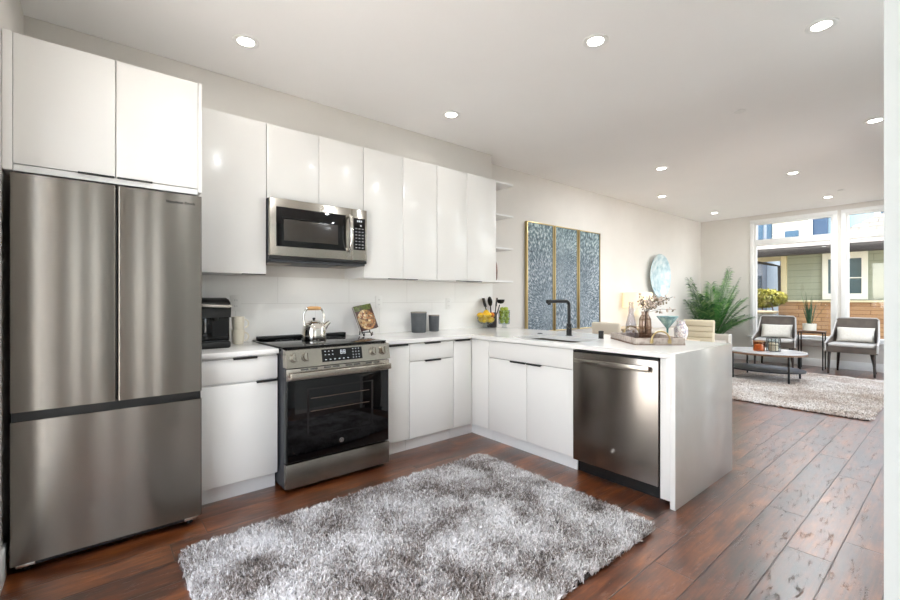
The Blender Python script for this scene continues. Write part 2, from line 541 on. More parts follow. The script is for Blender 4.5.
# ================================================================== THE SETTING
WX = -2.955       # left wall
EX = 7.5          # window wall
NY = 0.225        # living-room back wall
SY = -3.396       # right wall face
RY = -5.6         # wall behind the camera
struct('floor', MB().box(WX - 0.15, EX + 0.15, RY - 0.15, NY + 0.15, -0.12, 0), M_floor)
struct('ceiling', MB().box(WX - 0.15, EX + 0.15, RY - 0.15, NY + 0.15, H, H + 0.25), M_ceil)
struct('roof_sky_block', MB().box(WX - 0.15, EX + 0.15, RY - 0.15, NY + 0.15, H + 0.25, 9.2), M_ext := mat('pale_render', (200, 196, 188), 0.9))  # unseen storeys, added to cut the sky light on the facade opposite
struct('roof_sky_block_north', MB().box(WX - 0.15, EX + 0.15, NY + 0.16, 16, -0.3, 9.2), M_ext)  # unseen block, added to keep side sky light off that facade
struct('wall_back', MB().box(WX - 0.15, 0.87, 0, NY + 0.15, 0, H, 0.004), M_wall)
struct('wall_north', MB().box(0.87, EX + 0.15, NY, NY + 0.15, 0, H), M_wall)
LW = (-2.80, -1.30); LZ = (0.10, 2.5)      # unseen left-wall window added for fill daylight, after a streak mirrored in the dishwasher
lw = MB().box(WX - 0.15, WX, RY - 0.15, LW[0], 0, H).box(WX - 0.15, WX, LW[1], 0, 0, H)
lw.box(WX - 0.15, WX, LW[0], LW[1], 0, LZ[0]).box(WX - 0.15, WX, LW[0], LW[1], LZ[1], H)
struct('wall_west', lw, M_wall)
w6 = bpy.data.objects.new('window_6', None); link(w6); w6['kind'] = 'structure'; ORIG['window_6'] = (0, 0, 0)
f_ = MB()
for y in (LW[0], (LW[0] + LW[1]) / 2 - 0.025, LW[1] - 0.05): f_.box(WX - 0.10, WX - 0.04, y, y + 0.05, *LZ)
f_.box(WX - 0.10, WX - 0.04, LW[0], LW[1], LZ[0], LZ[0] + 0.05).box(WX - 0.10, WX - 0.04, LW[0], LW[1], LZ[1] - 0.05, LZ[1])
struct('window_frame', f_, M_trim, w6)
struct('pane', MB().box(WX - 0.075, WX - 0.069, LW[0] + 0.05, LW[1] - 0.05, LZ[0] + 0.05, LZ[1] - 0.05), M_pane, w6)
# right wall; its two unseen patio windows are added for daylight and floor glare
PW = ((2.0, 4.4), (4.7, 7.1)); PZ = (0.08, 2.5)
wr = MB().box(-1.6, 2.0, SY - 0.13, SY, 0, H).box(4.4, 4.7, SY - 0.13, SY, 0, H).box(7.1, EX, SY - 0.13, SY, 0, H)
for a, b in PW: wr.box(a, b, SY - 0.13, SY, 0, PZ[0]).box(a, b, SY - 0.13, SY, PZ[1], H)
struct('wall_right', wr, M_walle)
for k_, (a, b) in enumerate(PW):
    wo = bpy.data.objects.new('window_%d' % (4 + k_), None); link(wo); wo['kind'] = 'structure'; ORIG[wo.name] = (0, 0, 0)
    f_ = MB()
    for x in (a, (a + b) / 2 - 0.025, b - 0.05): f_.box(x, x + 0.05, SY - 0.10, SY - 0.04, *PZ)
    f_.box(a, b, SY - 0.10, SY - 0.04, PZ[0], PZ[0] + 0.05).box(a, b, SY - 0.10, SY - 0.04, PZ[1] - 0.05, PZ[1])
    struct('window_frame', f_, M_trim, wo)
    struct('pane', MB().box(a + 0.05, b - 0.05, SY - 0.075, SY - 0.069, PZ[0] + 0.05, PZ[1] - 0.05), M_pane, wo)
struct('wall_southeast', MB().box(3.2, 3.35, RY, SY - 0.13, 0, H), M_walle)
# rear wall behind the viewer: two narrow sidelights and a glazed opening widened for fill daylight
RW = ((-2.80, -2.52), (-2.20, -1.92), (-0.7, 3.1)); RZ = (0.06, 2.6)
rw = MB()
for a, b in ((WX, -2.80), (-2.52, -2.20), (-1.92, -0.7), (3.1, 3.35)): rw.box(a, b, RY - 0.15, RY, 0, H)
for a, b in RW: rw.box(a, b, RY - 0.15, RY, RZ[1], H).box(a, b, RY - 0.15, RY, 0, RZ[0])
struct('wall_rear', rw, M_walle)
w3 = bpy.data.objects.new('window_3', None); link(w3); w3['kind'] = 'structure'; ORIG['window_3'] = (0, 0, 0)
for a, b in RW:
    fr = MB(); xs = [a, b - 0.05] + ([a + (b - a) / 3, a + (b - a) * 2 / 3] if b - a > 1 else [])
    for x in xs: fr.box(x, x + 0.05, RY - 0.10, RY - 0.04, RZ[0] + 0.05, RZ[1] - 0.05)
    fr.box(a, b, RY - 0.10, RY - 0.04, RZ[1] - 0.05, RZ[1]).box(a, b, RY - 0.10, RY - 0.04, RZ[0], RZ[0] + 0.05)
    struct('window_frame', fr, M_trim, w3)
    struct('pane', MB().box(a + 0.05, b - 0.05, RY - 0.075, RY - 0.069, RZ[0] + 0.05, RZ[1] - 0.05), M_pane, w3)

# window wall with two openings
W1 = (-1.948, -0.733); W2 = (-3.30, -2.098); SILL = 0.50; HEAD = 2.745
we = MB()
we.box(EX, EX + 0.15, W1[1], NY, 0, H).box(EX, EX + 0.15, W2[1], W1[0], 0, H).box(EX, EX + 0.15, SY - 0.13, W2[0], 0, H)
for a, b in (W1, W2):
    we.box(EX, EX + 0.15, a, b, 0, SILL).box(EX, EX + 0.15, a, b, HEAD, H)
struct('wall_east', we, M_wall)


def big_window(name, a, b):
    r = bpy.data.objects.new(name, None); link(r); r['kind'] = 'structure'; r.location = (EX, (a + b) / 2, SILL)
    ORIG[r.name] = tuple(r.location)
    c = MB()
    for y0, y1 in ((a - 0.05, a + 0.012), (b - 0.012, b + 0.05)): c.box(EX - 0.018, EX + 0.002, y0, y1, SILL, HEAD - 0.012, 0.001)
    c.box(EX - 0.018, EX + 0.002, a - 0.05, b + 0.05, HEAD - 0.0118, HEAD + 0.05, 0.001)
    c.box(EX - 0.018, EX + 0.002, a - 0.05, b + 0.05, SILL - 0.13, SILL - 0.035, 0.003)
    struct('casing', c, M_trim, r)
    struct('window_sill', MB().box(EX - 0.075, EX + 0.06, a - 0.08, b + 0.08, SILL - 0.035, SILL, 0.004), M_trim, r)
    f = MB(); x0, x1 = EX + 0.03, EX + 0.10
    f.box(x0, x1, a, a + 0.045, SILL, HEAD).box(x0, x1, b - 0.045, b, SILL, HEAD)
    f.box(x0, x1, a + 0.045, b - 0.045, SILL, SILL + 0.05).box(x0, x1, a + 0.045, b - 0.045, HEAD - 0.045, HEAD)
    f.box(x0 - 0.01, x1, a + 0.045, b - 0.045, 2.285, 2.40, 0.004)
    struct('window_frame', f, M_trim, r)
    m_ = (a + b) / 2
    struct('window_latch', MB().box(EX + 0.012, EX + 0.021, m_ - 0.05, m_ + 0.05, 2.325, 2.345, 0.003).cyl((EX + 0.016, m_, 2.34), (EX + 0.012, m_, 2.40), 0.008), M_trim, r)
    struct('pane', MB().box(EX + 0.062, EX + 0.068, a + 0.045, b - 0.045, SILL + 0.05, 2.285), M_pane, r)
    struct('pane', MB().box(EX + 0.062, EX + 0.068, a + 0.045, b - 0.045, 2.40, HEAD - 0.045), M_pane, r)


big_window('window_1', *W1)
big_window('window_2', *W2)
bbh = 0.14
struct('baseboard_east', MB().box(EX - 0.016, EX, SY, NY, 0, bbh, 0.003), M_trim)
struct('baseboard_north', MB().box(0.92, EX - 0.016, NY - 0.016, NY, 0, bbh, 0.003), M_trim)
struct('baseboard_west', MB().box(WX, WX + 0.014, LW[1], -0.72, 0, bbh, 0.003), M_trim)
struct('baseboard_right', MB().box(-1.60, 2.0, SY, SY + 0.016, 0, bbh, 0.003), M_trim)
struct('trim_1', MB().box(-2.178, 0.87, -0.012, 0.0, 0.915, 1.41), M_tile)

# ------------------------------------------------------------------ outside
m_dark_ground = mottled('low_bounce_ground', [(0.3, (52, 46, 36)), (0.7, (78, 72, 54))], 3, 0.95)  # ground kept dark to limit light bounced onto the house facade
struct('ground', MB().box(EX + 0.15, 40, -30, 20, -0.3, -0.05), m_dark_ground)
M_pave = mat('bounce_paving', (206, 202, 196), 0.9)  # unseen ground, made pale to bounce sunlight up to the ceiling
struct('ground_terrace', MB().box(-12, 3.35, -30, RY - 0.15, -0.3, -0.05), M_pave)
struct('ground_yard', MB().box(-30, WX - 0.15, RY - 0.15, 12, -0.3, -0.05), M_pave)
struct('ground_patio', MB().box(3.35, EX + 0.15, -30, SY - 0.13, -0.3, -0.05), M_pave)
M_siding = brick_mat('sage_siding', (150, 156, 138), (153, 159, 141), (124, 130, 114), 40, 0.17, 0.006, 0.7)
M_brick = brick_mat('tan_brick', (160, 122, 86), (184, 146, 106), (124, 92, 64), 0.9, 0.10, 0.007, 0.85)
M_extcream = mat('cream_exterior', (226, 214, 176), 0.7)
M_exttrim = mat('exterior_white', (236, 236, 228), 0.6)
M_fascia = mat('dark_gutter', (36, 31, 29), 0.6)
M_shingle = brick_mat('grey_shingle', (84, 81, 77), (100, 97, 93), (56, 54, 52), 0.32, 0.13, 0.012, 0.9)
M_dkwin = mat('dim_window', (84, 104, 110), 0.08)
house = thing('house', 'sage green house with tan brick porch wall and shingled roof across the yard', 'house', (12, -2, -0.05))
obj('siding_wall', MB().box(12, 12.3, -6, -0.20, -0.05, 2.45), M_siding, house)
obj('corner_post', MB().box(11.9, 12.0, -0.30, -0.18, 1.17, 2.42), M_extcream, house)
obj('porch_wall', MB().box(11.5, 11.75, -6, -0.22, -0.05, 1.14), M_brick, house)
obj('porch_wall_cap', MB().box(11.45, 11.95, -6.05, -0.15, 1.14, 1.185, 0.008), M_extcream, house)
obj('soffit', MB().box(11.3, 14, -6.1, 0.9, 2.41, 2.44), M_extcream, house)
obj('gutter', MB().box(11.16, 11.30, -6.1, 0.9, 2.345, 2.505, 0.01), M_fascia, house)
rf = MB()
rf.poly([(11.2, 0.9, 2.50), (11.2, -6.1, 2.50), (13.4, -6.1, 3.02), (13.4, 0.9, 3.02)], (0, 0, 0.05))
rf.poly([(12.2, -1.1, 2.80), (12.2, -6.1, 2.80), (14.6, -6.1, 4.2), (14.6, -3.2, 4.2)], (0, 0, 0.05))
obj('roof', rf, M_shingle, house)
wf = MB()
for y0, y1 in ((-1.16, -1.05), (-1.90, -1.79)): wf.box(11.93, 12.0, y0, y1, 1.21, 2.40)
wf.box(11.93, 12.0, -1.79, -1.16, 1.21, 1.36).box(11.93, 12.0, -1.79, -1.16, 2.24, 2.40).box(11.94, 12.0, -1.50, -1.44, 1.36, 2.24).box(11.945, 12.0, -1.79, -1.50, 1.74, 1.765)
wfo = obj('window_casing', wf, M_exttrim, house)
obj('window_glass', MB().box(11.975, 11.985, -1.79, -1.16, 1.36, 2.24), M_dkwin, wfo)
obj('downpipe', MB().tube([(11.25, 0.30, 2.36), (11.35, 0.28, 2.24), (11.7, -0.02, 2.16), (11.86, -0.15, 2.12), (11.88, -0.16, 1.2)], 0.035, 8), M_fascia, house)

rw_ = thing('retaining_wall', 'low grey block retaining wall with a pale cap below the hedge', 'wall', (10.2, 1.0, -0.05))
obj('block_wall', MB().box(10.2, 10.55, -0.40, 6, -0.05, 0.86), brick_mat('grey_block', (122, 124, 122), (140, 142, 140), (98, 98, 96), 0.4, 0.17, 0.008, 0.9), rw_)
obj('wall_cap', MB().box(10.15, 10.6, -0.44, 6, 0.86, 0.92, 0.01), mat('pale_coping', (150, 136, 112), 0.8), rw_)
obj('earth_fill', MB().box(10.55, 11.4, -0.40, 6, -0.05, 0.799), M_soil, rw_)


def leaf_cloud(n, cen, ext, size, seed):
    rng = np.random.default_rng(seed)
    d = rng.normal(size=(n, 3)); d /= np.linalg.norm(d, axis=1)[:, None]
    d = np.sign(d) * np.abs(d) ** 0.75
    p = np.array(cen) + d * np.array(ext) * (0.62 + 0.38 * rng.random((n, 1)) ** 0.4)
    a = rng.normal(size=(n, 3)); a /= np.linalg.norm(a, axis=1)[:, None]
    b = np.cross(a, rng.normal(size=(n, 3))); b /= np.linalg.norm(b, axis=1)[:, None]
    s = size * (0.6 + 0.8 * rng.random((n, 1)))
    V = np.stack([p - a * s, p + b * s * 0.45, p + a * s, p - b * s * 0.45], 1).reshape(-1, 3)
    return V, n


def mesh_np(name, V, F, m, parent=None, loc=(0, 0, 0)):
    k = F.shape[1]
    me = bpy.data.meshes.new(name)
    me.vertices.add(len(V)); me.vertices.foreach_set('co', (V - np.array(loc)).astype(np.float32).ravel())
    me.loops.add(F.size); me.loops.foreach_set('vertex_index', F.ravel().astype(np.int32))
    me.polygons.add(len(F)); me.polygons.foreach_set('loop_start', np.arange(0, F.size, k, dtype=np.int32))
    me.update(calc_edges=True)
    me.materials.append(m)
    o = bpy.data.objects.new(name, me); link(o, parent)
    ORIG[o.name] = tuple(loc)
    return o


hed = thing('hedge', 'yellow-green clipped hedge growing behind the grey block wall outside', 'hedge', (10.9, 0.5, 0.80))
V, n = leaf_cloud(9000, (11.0, 0.75, 1.235), (0.32, 1.26, 0.26), 0.055, 3)
mesh_np('hedge_foliage', V, np.arange(4 * n).reshape(-1, 4), mottled('hedge_leaf', [(0.35, (84, 90, 26)), (0.55, (134, 130, 40)), (0.75, (168, 160, 70))], 2.5, 0.7), hed, (10.9, 0.5, 0.80))
hs = MB()
for k in range(9):
    hs = MB().tube([(11.0 + random.uniform(-.1, .1), -0.25 + k * 0.25, 0.80), (10.95 + random.uniform(-.2, .2), -0.25 + k * 0.25 + random.uniform(-.1, .1), 1.2)], 0.015, 6)
    obj('branch', hs, M_twig, hed)

dk = thing('grey_house', 'dark grey gabled house far behind the hedge seen past the porch', 'house', (17, 2.6, -0.05))
obj('house_wall', MB().box(17, 19.4, 1.55, 6, -0.05, 2.75), mat('slate_siding', (104, 110, 118), 0.8), dk)
obj('side_wing', MB().box(17.6, 19.4, 0.55, 1.55, -0.05, 3.2), mat('pale_blue_siding', (172, 184, 194), 0.8), dk)
for y in (1.75, 0.95): obj('window_glass', MB().box(16.97 if y > 1.55 else 17.57, 17.02 if y > 1.55 else 17.62, y - 0.18, y + 0.18, 1.1, 2.1 if y > 1.55 else 2.7), mat('dark_pane', (44, 56, 66), 0.1), dk)
obj('roof_slope', MB().poly([(16.8, 1.45, 2.72), (16.8, 6.2, 2.72), (19, 6.2, 3.1), (19, 1.45, 3.1)], (0, 0, 0.06)), M_fascia, dk)

tb = thing('townhouse', 'tall pale blue and cream townhouse beyond the shingled roof, seen through the top panes', 'house', (20, 0, -0.05))
obj('cream_bay', MB().box(20, 24, 0.75, 1.95, -0.05, 6.5), mat('cream_render', (182, 178, 160), 0.8), tb)
obj('blue_bay', MB().box(20.2, 24, -0.35, 0.75, -0.05, 6.5), mat('pale_blue_panel', (140, 164, 174), 0.7), tb)
obj('grey_bay', MB().box(20.2, 24, 1.95, 4.5, -0.05, 6.5), mat('white_panel', (140, 148, 156), 0.7), tb)
obj('sky_bay', MB().box(20.4, 24, -3.5, -0.35, -0.05, 6.5), mat('sky_panel', (140, 172, 184), 0.7), tb)
obj('navy_panel', MB().box(20.1, 20.2, 0.15, 0.62, 3.4, 4.9), mat('navy_cladding', (44, 70, 96), 0.5), tb)
for y0, y1, z0, z1, x in ((1.05, 1.52, 3.5, 4.08, 19.97), (2.02, 2.20, 3.5, 5, 20.15), (2.34, 2.50, 3.5, 5, 20.15), (2.62, 2.8, 3.5, 5, 20.15), (-1.75, -1.36, 4.0, 5.0, 20.35)):
    obj('window_glass', MB().box(x, x + 0.08, y0, y1, z0, z1), mat('blue_pane', (58, 88, 108), 0.3), tb)
obj('white_post', MB().box(20.0, 20.2, 0.62, 0.75, -0.05, 6.4).box(20.3, 20.4, -1.34, -1.18, -0.05, 6.4), M_exttrim, tb)

# ------------------------------------------------------------------ downlights
def make_downlight():
    t = thing('recessed_light', '', 'ceiling light')
    obj('trim_ring', MB().lathe([(0.048, 0.0), (0.05, -0.004), (0.068, -0.008), (0.078, -0.004), (0.079, 0.0)], seg=32), M_trim, t)
    obj('lens', MB().lathe([(0, -0.002), (0.048, -0.002), (0.048, 0.0), (0, 0.0)], seg=32), M_lightemit, t)
    ld = bpy.data.lights.new('downlight', 'AREA'); ld.shape = 'DISK'; ld.size = 0.09; ld.energy = DOWNLIGHT_W
    ld.color = (0.93, 0.97, 1.0)
    lo = bpy.data.objects.new('downlight', ld); link(lo, t); lo.location = (0, 0, -0.010)
    return t


DL = [(-1.892, -0.541, 'recessed ceiling light above the left end of the kitchen, over the tall cabinets'),
      (-0.180, -0.535, 'recessed ceiling light over the right-hand wall cabinets'),
      (-0.174, -1.968, 'large bright recessed ceiling light in front of the peninsula, top centre of the picture'),
      (0.734, -2.921, 'recessed ceiling light nearest the top right corner of the picture'),
      (2.891, -1.004, 'recessed ceiling light over the near end of the dining table'),
      (2.918, -2.932, 'recessed ceiling light beside the right-hand wall, half way down the room'),
      (4.419, -2.014, 'recessed ceiling light over the open floor, left of the far sprinkler cover'),
      (4.420, -0.325, 'recessed ceiling light close to the wall above the table lamp'),
      (6.568, -0.356, 'recessed ceiling light in the far corner above the palm'),
      (6.532, -2.025, 'recessed ceiling light just in front of the window wall'),
      (-1.892, -1.968, 'recessed ceiling light mirrored in the glossy fridge cabinet door'),
      (-1.028, -3.70, 'recessed ceiling light behind the viewer mirrored in the wall cabinets')]
dl0 = make_downlight()
dim = [c for c in dl0.children if c.type == 'LIGHT'][0].data.copy(); dim.energy = WALL_LIGHT_W
kit = dim.copy(); kit.energy = KITCHEN_W
dls = [dl0] + [copy_tree(dl0) for _ in DL[1:]]
for i, (x, y, lab) in enumerate(DL):
    d = dls[i]
    if y < -0.6 and x < 1: [c for c in d.children if c.type == 'LIGHT'][0].data = kit
    if y > -0.6: [c for c in d.children if c.type == 'LIGHT'][0].data = dim
    d.location = (x, y, H); tag(d, lab, 'ceiling light', 'recessed ceiling lights')
for x, y, lab in ((1.723, -2.206, 'small round sprinkler cover on the ceiling in front of the peninsula'), (6.09, -2.246, 'small round sprinkler cover on the ceiling near the window wall')):
    t = thing('sprinkler_cover', lab, 'sprinkler cover', (x, y, H), 'ceiling sprinkler covers')
    obj('cover_plate', MB().lathe([(0, -0.008), (0.040, -0.008), (0.043, -0.004), (0.043, -0.003), (0, -0.003)], (x, y, H)), M_trim, t)
    obj('cover_gap', MB().lathe([(0, -0.003), (0.036, -0.003), (0.036, 0.0), (0, 0)], (x, y, H)), M_gap, t)

# ================================================================== KITCHEN
G = 0.0018   # half gap between doors


def door(parent, x0, x1, z0, z1, yf, th=0.019, m=M_white, name='door'):
    return obj(name, MB().box(x0 + G, x1 - G, yf, yf + th, z0 + G, z1 - G, 0.0016), m, parent)


def pull_y(parent, x0, x1, yf, z, up=True):
    """thin black edge pull on a front facing -y; hooks over the door edge at z"""
    mb = MB()
    if up: mb.box(x0, x1, yf - 0.012, yf + 0.002, z - 0.003, z + 0.0035, 0.001).box(x0, x1, yf - 0.014, yf - 0.011, z - 0.010, z + 0.0035, 0.0008)
    else: mb.box(x0, x1, yf - 0.010, yf + 0.016, z - 0.004, z + 0.0025, 0.001)
    return obj('handle', mb, M_black, parent)


# --- cabinet over the fridge
t = thing('fridge_cabinet', 'white two-door cabinet above the steel refrigerator', 'cabinet', (-2.55, -0.38, 1.815))
yf = -0.7715
obj('carcass', MB().box(-2.918, -2.198, yf + 0.021, -0.001, 1.845, 2.430), M_carc, t)
obj('bottom_rail', MB().box(-2.918, -2.198, yf + 0.008, yf + 0.06, 1.815, 1.8445), M_carc, t)
obj('side_panel', MB().box(-2.953, -2.920, yf, -0.001, 1.815, 2.433, 0.0015), M_white, t)
obj('side_panel', MB().box(-2.197, -2.178, yf, -0.001, 1.827, 2.433, 0.0015), M_white, t)
d1 = door(t, -2.920, -2.5565, 1.845, 2.432, yf); d2 = door(t, -2.5565, -2.1965, 1.845, 2.432, yf)
pull_y(d1, -2.700, -2.562, yf, 1.8455, False); pull_y(d2, -2.551, -2.405, yf, 1.8455, False)

# --- wall cabinets
yu = -0.35


def wall_cab(name, label, xs, z0, z1, pulls, sides=True):
    t = thing(name, label, 'cabinet', ((xs[0] + xs[-1]) / 2, -0.17, z0), 'white gloss wall cabinets')
    obj('carcass', MB().box(xs[0] + 0.001, xs[-1] - 0.001, yu + 0.021, -0.0005, z0, z1, 0.001), M_carc, t)
    for i in range(len(xs) - 1):
        d = door(t, xs[i], xs[i + 1], z0 - 0.004, z1 + 0.002, yu)
        for a, b in pulls:
            a2, b2 = max(a, xs[i] + 0.004), min(b, xs[i + 1] - 0.004)
            if b2 - a2 > 0.03: pull_y(d, a2, b2, yu, z0 - 0.004, False)
    return t


Z0, Z1 = 1.412, 2.470
wall_cab('wall_cabinet', 'tall single-door white wall cabinet between the fridge and the microwave', [-2.177, -1.712], Z0, Z1, [(-1.868, -1.716)])
wall_cab('wall_cabinet', 'short two-door white wall cabinet directly above the microwave', [-1.710, -1.329, -0.955], 1.948, Z1, [])
wall_cab('wall_cabinet', 'two-door white wall cabinet just right of the microwave', [-0.953, -0.572, -0.198], Z0, Z1, [(-0.715, -0.572), (-0.572, -0.42)])
wall_cab('wall_cabinet', 'two-door white wall cabinet next to the open end shelves', [-0.196, 0.175, 0.577], Z0, Z1, [(0.045, 0.175), (0.175, 0.37)])
t = thing('open_shelf', 'white open end shelves with four thin boards beside the last wall cabinet', 'shelf', (0.715, -0.17, 1.40))
for z in (1.412, 1.762, 2.112, 2.452): obj('shelf_board', MB().poly([(0.579, -0.348, z), (0.848, -0.348, z), (0.848, -0.002, z), (0.579, -0.002, z)], (0, 0, 0.018)), M_carc, t)
obj('side_panel', MB().box(0.5785, 0.590, -0.340, -0.002, 1.430, 2.452), M_carc, t)
vz = MB().lathe([(0, 0), (0.028, 0), (0.036, 0.03), (0.040, 0.10), (0.034, 0.18), (0.020, 0.235), (0.016, 0.27), (0.019, 0.28), (0.014, 0.28), (0, 0.27)], (0.742, -0.16, 1.430))
tag(obj('bottle_vase', vz, mottled('brown_glaze', [(0.3, (74, 36, 26)), (0.7, (120, 66, 44))], 30, 0.3), loc=(0.742, -0.16, 1.430)), 'slim brown bottle vase on the lowest open shelf', 'vase')

# --- base cabinets
yb = -0.61


def base_cab(name, label, x0, x1, group='white gloss base cabinets'):
    t = thing(name, label, 'cabinet', ((x0 + x1) / 2, -0.3, 0), group)
    obj('carcass', MB().box(x0 + 0.001, x1 - 0.001, yb + 0.021, -0.001, 0.10, 0.883), M_carc, t)
    obj('plinth', MB().box(x0 + 0.001, x1 - 0.001, -0.555, -0.535, 0, 0.0995), M_carc, t)
    return t


t = base_cab('base_cabinet', 'white base cabinet with drawer and door between the fridge and the range', -2.177, -1.716)
dr = door(t, -2.177, -1.716, 0.724, 0.872, yb, name='drawer'); pull_y(dr, -1.985, -1.845, yb, 0.8725)
dr = door(t, -2.177, -1.716, 0.105, 0.714, yb); pull_y(dr, -1.85, -1.722, yb, 0.715)
t = base_cab('base_cabinet', 'narrow white pull-out base cabinet immediately right of the range', -0.948, -0.682)
dr = door(t, -0.942, -0.682, 0.105, 0.872, yb); pull_y(dr, -0.93, -0.70, yb, 0.8725)
t = base_cab('base_cabinet', 'white base cabinet with drawer over door left of the inside corner', -0.680, -0.218)
dr = door(t, -0.680, -0.218, 0.730, 0.872, yb, name='drawer'); pull_y(dr, -0.535, -0.37, yb, 0.8725)
dr = door(t, -0.680, -0.218, 0.105, 0.726, yb); pull_y(dr, -0.53, -0.365, yb, 0.727)
t = thing('corner_cabinet', 'white corner base cabinet with a tall door and a side filler in the inside corner', 'cabinet', (0.1, -0.3, 0), 'white gloss base cabinets')
obj('carcass', MB().box(-0.215, 0.60, -0.588, -0.001, 0.10, 0.883).box(0.021, 0.60, -0.823, -0.589, 0.10, 0.883), M_carc, t)
obj('plinth', MB().box(-0.216, 0.075, -0.555, -0.535, 0, 0.0995).box(0.055, 0.075, -0.824, -0.5555, 0, 0.0995), M_carc, t)
dr = door(t, -0.216, 0.0, 0.105, 0.872, yb); pull_y(dr, -0.205, -0.03, yb, 0.8725)
obj('filler_panel', MB().box(0.0, 0.019, -0.825 + G, -0.6115, 0.105, 0.872, 0.0012), M_white, t)
# sink cabinet (fronts face -x)
t = thing('sink_cabinet', 'white two-door sink cabinet with a false drawer front in the peninsula', 'cabinet', (0.3, -1.25, 0), 'white gloss base cabinets')
obj('carcass', MB().box(0.021, 0.045, -1.682, -0.8265, 0.10, 0.883).box(0.045, 0.60, -1.682, -1.668, 0.10, 0.883).box(0.045, 0.60, -0.8405, -0.8265, 0.10, 0.883).box(0.045, 0.60, -1.668, -0.8405, 0.10, 0.118).box(0.586, 0.60, -1.668, -0.8405, 0.118, 0.883), M_carc, t)
obj('plinth', MB().box(0.055, 0.075, -1.682, -0.8265, 0, 0.0995), M_carc, t)
obj('drawer_front', MB().box(0, 0.019, -1.683 + G, -0.826 - G, 0.730, 0.872, 0.0014), M_white, t)
for y0, y1, h0, h1 in ((-1.252, -0.826, -1.246, -1.085), (-1.683, -1.252, -1.40, -1.258)):
    d = obj('door', MB().box(0, 0.019, y0 + G, y1 - G, 0.105, 0.726, 0.0014), M_white, t)
    obj('handle', MB().box(-0.012, 0.002, h0, h1, 0.723, 0.7295, 0.001).box(-0.014, -0.011, h0, h1, 0.716, 0.7295, 0.0008), M_black, d)
# peninsula end & back panels
t = thing('end_panel', 'narrow white filler strip between the dishwasher and the waterfall end', 'panel', (0.01, -2.33, 0))
obj('front_strip', MB().box(-0.008, 0.02, -2.363, -2.300, 0.035, 0.882, 0.0015), M_white, t)
obj('return_panel', MB().box(0.02, 0.60, -2.363, -2.345, 0, 0.882), M_carc, t)
tag(obj('back_panel', MB().box(0.602, 0.62, -2.363, -0.05, 0, 0.882), M_carc, loc=(0.61, -1.2, 0)), 'plain white panel closing the seating side of the peninsula', 'panel')

# --- worktops
tag(obj('countertop', MB().box(-2.177, -1.716, -0.635, -0.013, 0.8845, 0.915, 0.003), M_quartz, loc=(-1.95, -0.3, 0.8845)), 'short white quartz countertop under the coffee maker', 'countertop')
t = thing('countertop', 'L-shaped white quartz countertop with waterfall end wrapping the peninsula', 'countertop', (0.45, -1.2, 0.8845))
SX0, SX1, SYa, SYb = 0.065, 0.44, -1.64, -1.03
ct = MB()
za, zb = 0.8845, 0.915


def slab(bm_, outer, hole):
    t_ = bmesh.new()
    vs = [t_.verts.new((x, y, zb)) for x, y in outer]; hs_ = [t_.verts.new((x, y, zb)) for x, y in hole]
    ed = [t_.edges.new((vs[i], vs[(i + 1) % len(vs)])) for i in range(len(vs))] + [t_.edges.new((hs_[i], hs_[(i + 1) % len(hs_)])) for i in range(len(hs_))]
    bmesh.ops.triangle_fill(t_, use_beauty=True, use_dissolve=False, edges=ed)
    ext = bmesh.ops.extrude_face_region(t_, geom=list(t_.faces))
    bmesh.ops.translate(t_, vec=(0, 0, za - zb), verts=[g for g in ext['geom'] if isinstance(g, bmesh.types.BMVert)])
    bmesh.ops.recalc_face_normals(t_, faces=t_.faces)
    return bm_._add(t_)


rr = 0.03
hole = []
for cx_, cy_, a0 in ((SX1 - rr, SYb - rr, 0), (SX0 + rr, SYb - rr, 90), (SX0 + rr, SYa + rr, 180), (SX1 - rr, SYa + rr, 270)):
    for k in range(5):
        a = radians(a0 + k * 22.5); hole.append((cx_ + rr * cos(a), cy_ + rr * sin(a)))
slab(ct, [(-0.948, -0.635), (-0.025, -0.635), (-0.025, -2.365), (0.915, -2.365), (0.915, -0.001), (0.87, -0.001), (0.87, -0.013), (-0.948, -0.013)], hole)
obj('worktop', ct, M_quartz, t, 30)
obj('waterfall_leg', MB().box(-0.028, 0.915, -2.396, -2.3655, 0, 0.915, 0.002), M_quartz, t)

# --- sink
t = thing('sink', 'undermount stainless sink set into the peninsula countertop', 'sink', (0.25, -1.335, 0.69))
sk = MB()
x0, x1, y0, y1, zb_ = SX0 - 0.006, SX1 + 0.006, SYa - 0.006, SYb + 0.006, 0.70
sk.box(x0 - 0.012, x0, y0, y1, zb_, 0.883).box(x1, x1 + 0.012, y0, y1, zb_, 0.883).box(x0 - 0.012, x1 + 0.012, y0 - 0.012, y0, zb_, 0.883).box(x0 - 0.012, x1 + 0.012, y1, y1 + 0.012, zb_, 0.883).box(x0 - 0.012, x1 + 0.012, y0 - 0.012, y1 + 0.012, zb_ - 0.012, zb_)
obj('basin', sk, M_sinkst, t)
obj('drain', MB().lathe([(0, 0.004), (0.03, 0.003), (0.045, 0.004), (0.048, 0.0)], (0.25, -1.335, zb_)), M_chrome, t)
